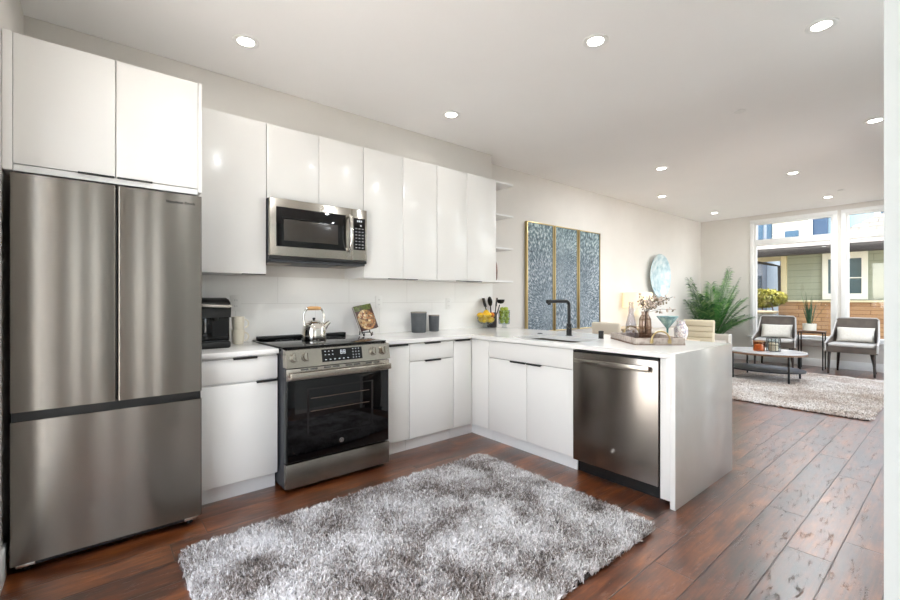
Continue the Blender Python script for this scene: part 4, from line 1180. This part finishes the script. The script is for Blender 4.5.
vb = (0.692, -1.752, 0.926)
tag(obj('bottle_vase', MB().lathe([(0, 0), (0.034, 0), (0.040, 0.006), (0.043, 0.05), (0.041, 0.10), (0.030, 0.155), (0.020, 0.19), (0.0185, 0.285), (0.0165, 0.285), (0.018, 0.19), (0.027, 0.155), (0.038, 0.10), (0.040, 0.05), (0.037, 0.010), (0, 0.008)], vb, 32), M_gglass, loc=vb), 'tall smoky grey glass bottle vase at the back of the tray', 'vase')
jb = (0.735, -1.845, 0.926)
t = thing('glass_jar', 'clear glass jar with dark bands holding dried stems on the tray', 'jar', jb)
obj('jar_body', MB().lathe([(0, 0), (0.040, 0), (0.045, 0.006), (0.046, 0.12), (0.042, 0.15), (0.028, 0.175), (0.026, 0.205), (0.030, 0.21), (0.026, 0.21), (0.023, 0.176), (0.039, 0.148), (0.043, 0.118), (0.042, 0.010), (0, 0.008)], jb, 28), clear_glass('brown_tint_glass', (240, 232, 226), 0.02, 1.5), t)
wb = MB()
for z, r in ((0.03, 0.0475), (0.085, 0.0478), (0.150, 0.044), (0.178, 0.0295)):
    wb.tube([(jb[0] + r * cos(2 * pi * k / 24), jb[1] + r * sin(2 * pi * k / 24), jb[2] + z) for k in range(24)], 0.0022, 6, True)
for k in range(8):
    a = 2 * pi * k / 8; wb.tube([(jb[0] + r * cos(a), jb[1] + r * sin(a), jb[2] + z) for z, r in ((0.004, 0.046), (0.085, 0.048), (0.150, 0.0445), (0.178, 0.030))], 0.0018, 6)
obj('wire_cage', wb, M_walnut, t)
t = thing('dried_stems', 'dried blossom stems standing in the glass jar on the tray', 'flowers', (jb[0], jb[1], 0.94))
rg = random.Random(5)
mb = MB(); bl = MB()
# camera-right direction is (0.771,-0.637): the bunch leans that way
for k in range(12):
    lean = -0.02 + 0.24 * k / 11 + rg.uniform(-0.03, 0.03); hgt = 0.40 - 0.9 * (lean - 0.08) ** 2 * 4 + rg.uniform(-0.05, 0.03); dp = rg.uniform(-0.06, 0.06)
    end = Vector((jb[0] + lean * 0.771 + dp * 0.637, jb[1] - lean * 0.637 + dp * 0.771, 0.926 + hgt * 0.88))
    st = Vector((jb[0] + rg.uniform(-.015, .015), jb[1] + rg.uniform(-.015, .015), 0.945)); nk = Vector((jb[0] + (end.x - jb[0]) * 0.06, jb[1] + (end.y - jb[1]) * 0.06, 1.13))
    mid = nk.lerp(end, 0.5) + Vector((0, 0, 0.015))
    mb.tube([st, nk, mid, end], 0.0016, 5)
    for q in range(16):
        p = nk.lerp(end, 0.25 + 0.75 * rg.random()) + Vector((rg.uniform(-.022, .022), rg.uniform(-.022, .022), rg.uniform(-.015, .022)))
        bl.mi = 0 if rg.random() < 0.6 else 1; bl.ball(p, rg.uniform(0.006, 0.013), None, rg.uniform(0.003, 0.007), 6, rotx(rg.random() * 3))
obj('stems', mb, M_twig, t)
b_ = obj('blossoms', bl, [M_blossom, mat('dry_leaf', (140, 128, 104), 0.9)], t); b_['kind'] = 'stuff'

# ================================================================== RUGS
def shag(name, label, x0, x1, y0, y1, rad, tufts, blades, hgt, width, m, seed, spread):
    rng = np.random.default_rng(seed)
    zc = 0.0
    pts = []
    for cx_, cy_, a0 in ((x1 - rad, y1 - rad, 0), (x0 + rad, y1 - rad, 90), (x0 + rad, y0 + rad, 180), (x1 - rad, y0 + rad, 270)):
        for k in range(7):
            a = radians(a0 + k * 15); r_ = rad - 0.012; pts.append((cx_ + r_ * cos(a), cy_ + r_ * sin(a), 0.001))
    base = obj(name, MB().poly(pts, (0, 0, 0.009)), M_rugback, loc=((x0 + x1) / 2, (y0 + y1) / 2, 0.001))
    tag(base, label, 'rug')
    n = int(tufts * 1.05)
    P = np.stack([rng.uniform(x0 + 0.004, x1 - 0.004, n), rng.uniform(y0 + 0.004, y1 - 0.004, n)], 1)
    qx = np.maximum(np.maximum(x0 + rad - P[:, 0], P[:, 0] - (x1 - rad)), 0); qy = np.maximum(np.maximum(y0 + rad - P[:, 1], P[:, 1] - (y1 - rad)), 0)
    P = P[qx ** 2 + qy ** 2 <= (rad - 0.004) ** 2][:tufts]
    n = len(P)
    ang = rng.uniform(0, 2 * pi, n); lean = rng.uniform(0.2, 0.9, n)
    P = np.repeat(P, blades, 0) + rng.normal(scale=spread, size=(n * blades, 2))
    A = np.repeat(ang, blades) + rng.normal(scale=0.6, size=n * blades)
    Lm = np.repeat(lean, blades) * rng.uniform(0.6, 1.3, n * blades); Hh = hgt * rng.uniform(0.65, 1.1, n * blades)
    N = n * blades
    D = np.stack([np.cos(A), np.sin(A)], 1)
    wa = rng.uniform(0, 2 * pi, N); Wd = np.stack([np.cos(wa), np.sin(wa)], 1) * width / 2
    V = np.zeros((N, 7, 3))
    for j, (tt, wsc) in enumerate(((0, 0.8), (0.45, 1.0), (0.85, 0.8))):
        off = D * (Lm * Hh * tt ** 1.7)[:, None]
        V[:, 2 * j, :2] = P + off - Wd * wsc; V[:, 2 * j + 1, :2] = P + off + Wd * wsc
        V[:, 2 * j, 2] = V[:, 2 * j + 1, 2] = 0.008 + Hh * (tt - 0.18 * Lm * tt * tt)
    V[:, 6, :2] = P + D * (Lm * Hh * 1.08)[:, None]; V[:, 6, 2] = 0.008 + Hh * (1 - 0.22 * Lm)
    idx = np.arange(N)[:, None] * 7
    F = np.concatenate([idx + np.array([[0, 1, 3]]), idx + np.array([[0, 3, 2]]), idx + np.array([[2, 3, 5]]), idx + np.array([[2, 5, 4]]), idx + np.array([[4, 5, 6]])], 0)
    o = mesh_np('pile', V.reshape(-1, 3), F, m, base, ORIG[base.name])
    o['kind'] = 'stuff'
    return base


shag('rug', 'mottled grey shag rug on the kitchen floor in front of the range', -2.335, -0.305, -2.425, -1.050, 0.07, 27000, 6, 0.034, 0.0044, M_pile1, 11, 0.005)
shag('rug', 'beige grey area rug under the coffee table in the living room', 3.36, 6.36, -2.86, -1.125, 0.06, 22000, 4, 0.022, 0.009, M_pile2, 12, 0.010)

# ================================================================== LIVING AND DINING
# triptych
for i, (x0, x1, lab) in enumerate(((1.70, 2.262, 'left blue-grey textured art panel in a gold frame, nearest the shelves'), (2.292, 2.835, 'middle blue-grey textured art panel in a gold frame'), (2.868, 3.435, 'right blue-grey textured art panel in a gold frame, farthest from the shelves'))):
    z0, z1 = 0.79, 2.25; cx_ = (x0 + x1) / 2
    t = thing('wall_art', lab, 'art panel', (cx_, NY, z0), 'three framed art panels')
    obj('canvas', MB().box(x0 + 0.012, x1 - 0.012, 0.190, 0.200, z0 + 0.012, z1 - 0.012), art_mat('art_panel_%s' % 'abc'[i], (0.25, -0.1, -0.3)[i], (0.25, 0.9, 0.5)[i], i * 7.1), t)
    f = MB()
    f.box(x0, x0 + 0.012, 0.175, NY - 0.001, z0, z1, 0.001).box(x1 - 0.012, x1, 0.175, NY - 0.001, z0, z1, 0.001).box(x0 + 0.012, x1 - 0.012, 0.175, NY - 0.001, z0, z0 + 0.012, 0.001).box(x0 + 0.012, x1 - 0.012, 0.175, NY - 0.001, z1 - 0.012, z1, 0.001)
    obj('frame', f, M_gold, t)

# round pearl wall disc
t = thing('wall_disc', 'round pearly blue shell disc hung on the wall above the sofa', 'wall decor', (5.40, NY, 1.65))
mb = MB().lathe([(0, 0.012), (0.14, 0.016), (0.28, 0.035), (0.37, 0.066), (0.40, 0.085), (0.405, 0.078), (0.375, 0.055), (0.28, 0.022), (0.14, 0.004), (0, 0.0)], (0, 0, 0), 48)
mb.bm.transform(Matrix.Translation((5.40, NY - 0.012, 1.65)) @ Matrix.Rotation(radians(90), 4, 'X'))
obj('dish', mb, M_pearl, t)
obj('hanger', MB().cyl((5.40, NY, 1.65), (5.40, NY - 0.014, 1.65), 0.03), M_black, t)

# console table with lamp
t = thing('console_table', 'slim light oak console table against the wall under the lamp', 'table', (4.05, 0.04, 0))
obj('tabletop', MB().box(3.60, 4.52, -0.13, 0.205, 0.74, 0.77, 0.004), M_ltwood, t)
for x in (3.64, 4.48):
    for y in (-0.10, 0.175): obj('leg', MB().box(x - 0.018, x + 0.018, y - 0.018, y + 0.018, 0, 0.7395, 0.002), M_ltwood, t)
lx_, ly_ = 4.32, 0.03
t = thing('table_lamp', 'lit table lamp with a cream drum shade on the console', 'lamp', (lx_, ly_, 0.77))
obj('lamp_base', MB().lathe([(0, 0), (0.075, 0), (0.078, 0.012), (0.02, 0.03), (0.018, 0.06), (0.055, 0.13), (0.062, 0.18), (0.045, 0.24), (0.014, 0.28), (0.010, 0.30), (0.010, 0.36), (0, 0.36)], (lx_, ly_, 0.77), 32), M_pot, t)
sh = obj('lamp_shade', MB().lathe([(0.235, 0.0), (0.228, 0.25), (0.225, 0.25), (0.232, 0.0)], (lx_, ly_, 1.085), 40), M_shade, t)
obj('shade_ring', MB().tube([(lx_ - 0.226, ly_, 1.10), (lx_, ly_, 1.115), (lx_ + 0.226, ly_, 1.10)], 0.003, 6), M_gold, sh)
pl = bpy.data.lights.new('lamp_bulb', 'POINT'); pl.energy = LAMP_W; pl.color = (1.0, 0.78, 0.52); pl.shadow_soft_size = 0.04
po = bpy.data.objects.new('lamp_bulb', pl); link(po, t); po.location = (0, 0, 0.45)
obj('bulb', MB().ball((lx_, ly_, 1.19), 0.03, None, 0.04), emit('bulb_glow', (255, 220, 170), 6), t)

# dining table
t = thing('dining_table', 'light oak dining table behind the peninsula', 'table', (2.88, -0.85, 0))
obj('tabletop', MB().box(2.45, 3.32, -1.30, -0.42, 0.675, 0.705, 0.005), M_ltwood, t)
for x in (2.53, 3.24):
    for y in (-1.22, -0.50): obj('leg', MB().box(x - 0.03, x + 0.03, y - 0.03, y + 0.03, 0, 0.6745, 0.004), M_ltwood, t)


def dining_chair(label, m, channels, top, width_):
    """faces local -y (towards the table)"""
    t = thing('dining_chair', label, 'chair', (0, 0, 0), 'dining chairs')
    obj('seat', MB().box(-0.23, 0.23, -0.23, 0.21, 0.41, 0.48, 0.02, 3), m, t)
    w2 = width_ / 2
    mb = MB(); pr = []
    n = 8
    for k in range(n + 1):   # gently wrapped back with rounded top corners
        pass
    mb.box(-w2, w2, 0.19, 0.245, 0.44, top, 0.028, 4, rotx(radians(-6)), (0, 0.21, 0.45))
    bk_ = obj('backrest', mb, m, t)
    if channels:
        nz = channels; mb = MB(); h0 = 0.56
        for k in range(nz):
            z0 = h0 + (top - 0.02 - h0) * k / nz; z1 = h0 + (top - 0.02 - h0) * (k + 1) / nz
            mb.box(-w2 + 0.012, w2 - 0.012, 0.170, 0.20, z0 + 0.002, z1 - 0.002, 0.010, 3, rotx(radians(-6)), (0, 0.21, 0.45))
        obj('channel_padding', mb, m, bk_)
    for sx in (-1, 1):
        obj('leg', MB().cyl((sx * 0.20, -0.20, 0), (sx * 0.19, -0.18, 0.415), 0.014, 0.02, 12), M_dwood, t)
        obj('leg', MB().cyl((sx * 0.20, 0.22, 0), (sx * 0.18, 0.18, 0.415), 0.014, 0.02, 12), M_dwood, t)
    return t


c1 = dining_chair('cream upholstered dining chair back just behind the faucet side of the peninsula', M_cream, 0, 0.965, 0.36)
c1.location = (2.20, -0.80, 0); c1.rotation_euler = (0, 0, radians(90))
c2 = dining_chair('tan dining chair with horizontal channel tufting beyond the tray', M_tan, 4, 0.915, 0.44)
c2.location = (4.24, -0.86, 0); c2.rotation_euler = (0, 0, radians(-86))

# things on the dining table
gb = (3.0, -1.03, 0.705)
t = thing('goblet_bowl', 'wide ribbed teal glass cone bowl on a stem on the dining table', 'bowl', gb)
obj('cone_bowl', MB().lathe([(0.0, 0.155), (0.012, 0.16), (0.125, 0.305), (0.128, 0.306), (0.125, 0.298), (0.014, 0.150), (0, 0.145)], gb, 40), mottled('teal_ribbed', [(0.4, (112, 150, 156)), (0.6, (164, 196, 198))], 26, 0.2, stretch=(1, 1, 0.1)), t)
obj('stem', MB().lathe([(0, 0), (0.06, 0), (0.06, 0.005), (0.012, 0.016), (0.009, 0.08), (0.013, 0.150), (0, 0.152)], gb, 28), M_tglass, t)
vb2 = (3.16, -1.13, 0.705)
tag(obj('floral_jug', MB().lathe([(0, 0), (0.055, 0), (0.062, 0.01), (0.082, 0.09), (0.080, 0.15), (0.050, 0.21), (0.046, 0.235), (0.056, 0.25), (0.052, 0.25), (0.042, 0.235), (0.046, 0.21), (0.074, 0.15), (0, 0.05)], vb2, 32), M_pattern, loc=vb2), 'white flower-patterned ceramic jug beside the teal glass bowl', 'jug')

# sofa against the wall
t = thing('sofa', 'oatmeal sofa with white piping on its arm behind the tan chair', 'sofa', (5.6, -0.25, 0))
obj('sofa_base', MB().box(4.72, 6.24, -0.66, 0.17, 0.10, 0.36, 0.02, 3), M_sofa, t)
obj('sofa_back', MB().box(4.72, 6.24, -0.02, 0.19, 0.36, 0.70, 0.04, 4), M_sofa, t)
for x0, x1 in ((4.57, 4.715), (6.245, 6.39)):
    a = obj('arm', MB().box(x0, x1, -0.70, 0.19, 0.10, 0.575, 0.02, 3), M_sofa, t)
    obj('piping', MB().tube([(x0 + .006, -0.699, 0.11), (x0 + .006, -0.699, 0.565), (x0 + 0.02, -0.699, 0.572), (x1 - 0.02, -0.699, 0.572), (x1 - .006, -0.699, 0.565), (x1 - .006, -0.699, 0.11)], 0.009, 8), M_piping, a)
for x0, x1 in ((4.722, 5.478), (5.482, 6.238)): obj('seat_cushion', MB().box(x0, x1, -0.67, -0.04, 0.362, 0.47, 0.03, 4), M_sofa, t)
for x in (4.64, 6.32):
    for y in (-0.62, 0.12): obj('leg', MB().cyl((x, y, 0), (x, y, 0.10), 0.018, 0.024, 12), M_dwood, t)

# palm
px_, py_ = 6.95, -0.17
t = thing('palm', 'tall leafy palm in a grey planter in the far corner', 'plant', (px_, py_, 0))
obj('planter', MB().lathe([(0, 0), (0.13, 0), (0.15, 0.02), (0.17, 0.36), (0.165, 0.37), (0.155, 0.36), (0.15, 0.32), (0, 0.32)], (px_, py_, 0), 36), M_gpot, t)
obj('soil', MB().cyl((px_, py_, 0.318), (px_, py_, 0.335), 0.152), M_soil, t)
rg = random.Random(21)


def frond(base, tip_dir, L, arch):
    mb = MB(); n = 17; pts = []
    d = Vector(tip_dir).normalized(); hz = Vector((d.x, d.y, 0)); hz = hz.normalized() if hz.length > 1e-3 else Vector((1, 0, 0))
    for k in range(n + 1):
        s = k / n; p = Vector(base) + d * (L * s) - Vector((0, 0, arch * L * s * s)) + hz * (arch * 0.35 * L * s * s)
        p.y = min(p.y, NY - 0.02); p.x = min(p.x, EX - 0.03)
        pts.append(p)
    mb.tube(pts, 0.005, 5, radii=[0.007 * (1 - 0.8 * k / n) + 0.001 for k in range(n + 1)])
    for k in range(5, n + 1):
        for sub in (0.0, 0.5):
            if k == n and sub: continue
            i0 = min(k, n - 1); p = pts[i0].lerp(pts[i0 + 1], sub) if k < n else pts[n]
            ax = (pts[i0 + 1] - pts[i0]).normalized(); side = ax.cross(Vector((0, 0, 1)))
            side = side.normalized() if side.length > 1e-3 else Vector((1, 0, 0))
            ll = 0.30 * (1 - abs(k / n - 0.55) * 1.1) * rg.uniform(0.85, 1.15)
            for sg in (-1, 1):
                dr_ = (side * sg * 0.85 + ax * 0.65 + Vector((0, 0, 0.12))).normalized()
                wv = ax.cross(dr_).cross(dr_).normalized() * 0.0075
                t1 = p + dr_ * ll * 0.5 + Vector((0, 0, 0.01)); t2 = p + dr_ * ll - Vector((0, 0, ll * 0.28))
                q = [p - wv * 0.3, t1 - wv, t2, t1 + wv, p + wv * 0.3]
                for v in q: v.y = min(v.y, NY - 0.01); v.x = min(v.x, EX - 0.02)
                try: mb.poly([tuple(v) for v in q])
                except Exception: pass
    return mb


FR = [(0.25, -0.55, 1.0, 1.45, .10), (0.05, -0.30, 1.0, 1.62, .08), (-0.15, -0.42, 1.0, 1.55, .09), (0.3, -0.25, 1.0, 1.58, .07), (-0.35, -0.10, 1.0, 1.25, .12), (-0.55, 0.30, 1.0, 1.50, .12),
      (-0.75, 0.22, 1.0, 1.42, .14), (-0.85, 0.05, 1.0, 1.25, .18), (-0.4, -0.5, 0.9, 1.15, .2), (-0.1, -0.75, 0.9, 1.15, .2), (0.3, -0.75, 0.8, 1.05, .22), (-0.8, -0.2, 0.75, 1.0, .22),
      (-0.6, 0.35, 0.8, 1.15, .2), (0.1, -0.8, 0.55, 0.85, .25), (-0.3, -0.7, 0.5, 0.8, .25), (-0.7, 0.1, 0.5, 0.85, .25), (0.0, -0.15, 1.0, 1.20, .08), (0.25, 0.1, 1.0, 1.30, .08), (-0.5, -0.1, 0.9, 0.95, .15), (0.1, -0.5, 0.9, 0.95, .15), (-0.95, 0.2, 0.8, 1.15, .2), (-0.2, -0.25, 0.95, 0.85, .12),
      (-0.25, -0.9, 0.75, 1.0, .3), (0.2, -0.95, 0.7, 0.95, .3), (0.3, -0.6, 1.0, 1.2, .12), (-0.1, -0.6, 1.0, 1.3, .12), (0.1, -0.7, 0.8, 1.2, .2), (-0.9, -0.05, 0.9, 1.0, .2), (-0.6, 0.0, 1.0, 1.1, .12), (-0.6, -0.2, 0.6, 0.7, .25), (0.0, -0.6, 0.6, 0.7, .25)]
for dx, dy, dz, L, ar in FR:
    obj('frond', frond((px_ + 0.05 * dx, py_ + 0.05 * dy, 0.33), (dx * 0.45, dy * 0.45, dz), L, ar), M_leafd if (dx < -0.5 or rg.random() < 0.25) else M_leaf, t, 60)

# coffee table
cx, cy = 5.20, -1.50
t = thing('coffee_table', 'oval two-tier coffee table with a pale marble top and black legs', 'table', (cx, cy, 0))


def oval(rx, ry, z0, z1, bev=0.004):
    n = 56; mb = MB()
    return mb.poly([(cx + rx * cos(2 * pi * k / n), cy + ry * sin(2 * pi * k / n), z0) for k in range(n)], (0, 0, z1 - z0))


obj('tabletop', oval(0.415, 0.515, 0.432, 0.450), M_marble, t, 50)
obj('top_rim', oval(0.420, 0.520, 0.405, 0.4315), M_walnut, t, 50)
obj('lower_shelf', oval(0.40, 0.50, 0.165, 0.185), M_shelfblk, t, 50)
for x, y in ((4.905, -1.175), (5.53, -1.19), (4.905, -1.865), (5.53, -1.865)):
    obj('leg', MB().cyl((x, y, 0.032), (x, y, 0.4048), 0.0135, None, 14), M_black, t)
# candle holders
for x, y, r, h, cage, lab in ((5.06, -1.47, 0.075, 0.15, False, 'amber glass candle holder, left of the two on the coffee table'), (5.18, -1.62, 0.082, 0.19, True, 'black wire cage candle holder, right of the two on the coffee table')):
    t = thing('candle_holder', lab, 'candle holder', (x, y, 0.45), 'candle holders on the coffee table')
    z = 0.4503
    obj('glass_cup', MB().lathe([(0, 0), (r * 0.9, 0), (r, 0.008), (r, h), (r - 0.004, h), (r - 0.005, 0.01), (0, 0.008)], (x, y, z), 28), M_glass if cage else M_amber, t)
    obj('candle', MB().lathe([(0, 0.01), (r * 0.72, 0.01), (r * 0.72, h * 0.62), (r * 0.68, h * 0.64), (0, h * 0.63)], (x, y, z), 24), M_candle, t)
    if cage:
        mb = MB()
        for zz in (0.004, h * 0.5, h): mb.tube([(x + (r + 0.006) * cos(2 * pi * k / 24), y + (r + 0.006) * sin(2 * pi * k / 24), z + zz) for k in range(24)], 0.0035, 6, True)
        for k in range(12): mb.tube([(x + (r + 0.006) * cos(2 * pi * k / 12), y + (r + 0.006) * sin(2 * pi * k / 12), z + zz) for zz in (0.003, h)], 0.003, 6)
        obj('wire_cage', mb, M_black, t)
    else:
        obj('wire_band', MB().tube([(x + (r + 0.003) * cos(2 * pi * k / 24), y + (r + 0.003) * sin(2 * pi * k / 24), z + h * 0.97) for k in range(24)], 0.003, 6, True), M_gold, t)


# lounge chairs (face local -y)
def lounge_chair():
    t = thing('lounge_chair', '', 'chair', (0, 0, 0), 'lounge chairs by the windows')
    hw = 0.315
    obj('seat_frame', MB().poly([(-hw, -0.31, 0.36), (hw, -0.31, 0.36), (hw - 0.05, 0.27, 0.33), (-hw + 0.05, 0.27, 0.33)], (0, 0, 0.10)), M_taupe, t)
    obj('seat_cushion', MB().box(-hw + 0.035, hw - 0.035, -0.30, 0.18, 0.455, 0.505, 0.02, 3), M_seatlt, t)
    # reclined tapered back
    bkp = [(-0.275, 0.20, 0.43), (0.275, 0.20, 0.43), (0.265, 0.33, 0.88), (0.235, 0.338, 0.905), (-0.235, 0.338, 0.905), (-0.265, 0.33, 0.88)]
    b_ = MB().poly(bkp, (0, 0.045, -0.012))
    bk_ = obj('backrest', b_, M_taupe, t)
    obj('back_piping', MB().tube([(-0.272, 0.205, 0.45), (-0.264, 0.326, 0.878), (-0.235, 0.336, 0.905), (0.235, 0.336, 0.905), (0.264, 0.326, 0.878), (0.272, 0.205, 0.45)], 0.010, 8), M_seatlt, bk_)
    for s in (-1, 1):
        w_ = MB().poly([(s * hw, -0.31, 0.37), (s * (hw + 0.006), -0.325, 0.50), (s * (hw + 0.003), -0.15, 0.545), (s * 0.295, 0.12, 0.62), (s * 0.272, 0.33, 0.86), (s * 0.272, 0.28, 0.42)], (-s * 0.032, 0, 0))
        o = obj('arm_wing', w_, M_taupe, t)
        obj('wing_edge', MB().tube([(s * (hw - 0.008), -0.312, 0.38), (s * (hw - 0.004), -0.325, 0.50), (s * (hw - 0.008), -0.15, 0.546), (s * 0.285, 0.12, 0.622), (s * 0.262, 0.325, 0.86)], 0.013, 8), M_seatlt, o)
    for s in (-1, 1):
        obj('leg', MB().cyl((s * 0.275, -0.275, 0.0), (s * 0.265, -0.25, 0.365), 0.014, 0.024, 12), M_dwood, t)
        obj('leg', MB().cyl((s * 0.235, 0.24, 0.0), (s * 0.20, 0.10, 0.35), 0.014, 0.024, 12), M_dwood, t)
    return t


def pillow():
    o = obj('lumbar_pillow', MB().cushion((0, 0, 0), 0.47, 0.25, 0.13), M_pillow, angle=80)
    return o


ch = lounge_chair(); pw = pillow()
ch2 = copy_tree(ch); pw2 = copy_tree(pw)
for c, p, x, y, a, l1, l2 in ((ch, pw, 6.98, -2.275, -90, 'taupe lounge chair with pale edges on the right, nearest the right-hand wall', 'ivory lumbar pillow on the right-hand lounge chair'),
                              (ch2, pw2, 7.00, -1.215, -83, 'taupe lounge chair with pale edges on the left, behind the coffee table', 'ivory lumbar pillow on the left-hand lounge chair')):
    c.location = (x, y, 0.0); c.rotation_euler = (0, 0, radians(a)); tag(c, l1, 'chair', 'lounge chairs by the windows')
    f = Matrix.Rotation(radians(a), 3, 'Z') @ Vector((0, 0.145, 0.632))
    p.location = Vector((x, y, 0)) + f; p.rotation_euler = (radians(-15), 0, radians(a)); tag(p, l2, 'pillow', 'ivory lumbar pillows')

# side table
x0, x1, y0, y1 = 6.97, 7.19, -1.895, -1.545
t = thing('side_table', 'black metal frame side table between the two lounge chairs', 'table', (7.08, -1.72, 0))
obj('tabletop', MB().box(x0 - 0.01, x1 + 0.01, y0 - 0.01, y1 + 0.01, 0.650, 0.668, 0.002), M_walnut, t)
obj('top_frame', MB().box(x0, x1, y0, y0 + 0.016, 0.632, 0.6498).box(x0, x1, y1 - 0.016, y1, 0.632, 0.6498).box(x0, x0 + 0.016, y0 + 0.016, y1 - 0.016, 0.632, 0.6498).box(x1 - 0.016, x1, y0 + 0.016, y1 - 0.016, 0.632, 0.6498), M_black, t)
for x in (x0, x1 - 0.018):
    for y in (y0, y1 - 0.018): obj('leg', MB().box(x, x + 0.018, y, y + 0.018, 0.0, 0.6318), M_black, t)

# spiky plant
sx_, sy_, sz_ = 7.08, -1.69, 0.668
t = thing('potted_plant', 'spiky upright green plant in a white pot on the side table', 'plant', (sx_, sy_, sz_))
obj('pot', MB().lathe([(0, 0), (0.085, 0), (0.092, 0.006), (0.097, 0.125), (0.090, 0.127), (0.088, 0.105), (0, 0.105)], (sx_, sy_, sz_), 32), M_pot, t)
obj('soil', MB().cyl((sx_, sy_, sz_ + 0.104), (sx_, sy_, sz_ + 0.110), 0.087), M_soil, t)
rg = random.Random(9)
for k in range(34):
    a = rg.uniform(0, 2 * pi); sp_ = rg.uniform(0.05, 1.0) ** 0.8; hh = (0.40 if k % 3 else 0.58) * rg.uniform(0.7, 1.08); out = sp_ * (0.13 if k % 3 else 0.30)
    b0 = Vector((sx_ + 0.05 * sp_ * cos(a), sy_ + 0.05 * sp_ * sin(a), sz_ + 0.108)); d = Vector((cos(a), sin(a), 0)); w_ = Vector((-sin(a), cos(a), 0)) * (0.010 if k % 3 else 0.006)
    P_ = [b0 + d * (out * s ** 1.3) + Vector((0, 0, hh * s)) for s in (0, 0.35, 0.7, 1.0)]
    mb = MB(); tb_ = bmesh.new(); L_ = []
    for p, ws, th in zip(P_, (0.7, 1.0, 0.8, 0.05), (0.003, 0.003, 0.002, 0.0005)):
        L_.append([tb_.verts.new(p - w_ * ws), tb_.verts.new(p + d * th), tb_.verts.new(p + w_ * ws), tb_.verts.new(p - d * th)])
    for A_, B_ in zip(L_, L_[1:]):
        for q in range(4): tb_.faces.new((A_[q], A_[(q + 1) % 4], B_[(q + 1) % 4], B_[q]))
    mb._add(tb_)
    obj('leaf', mb, M_leaf2, t, 60)
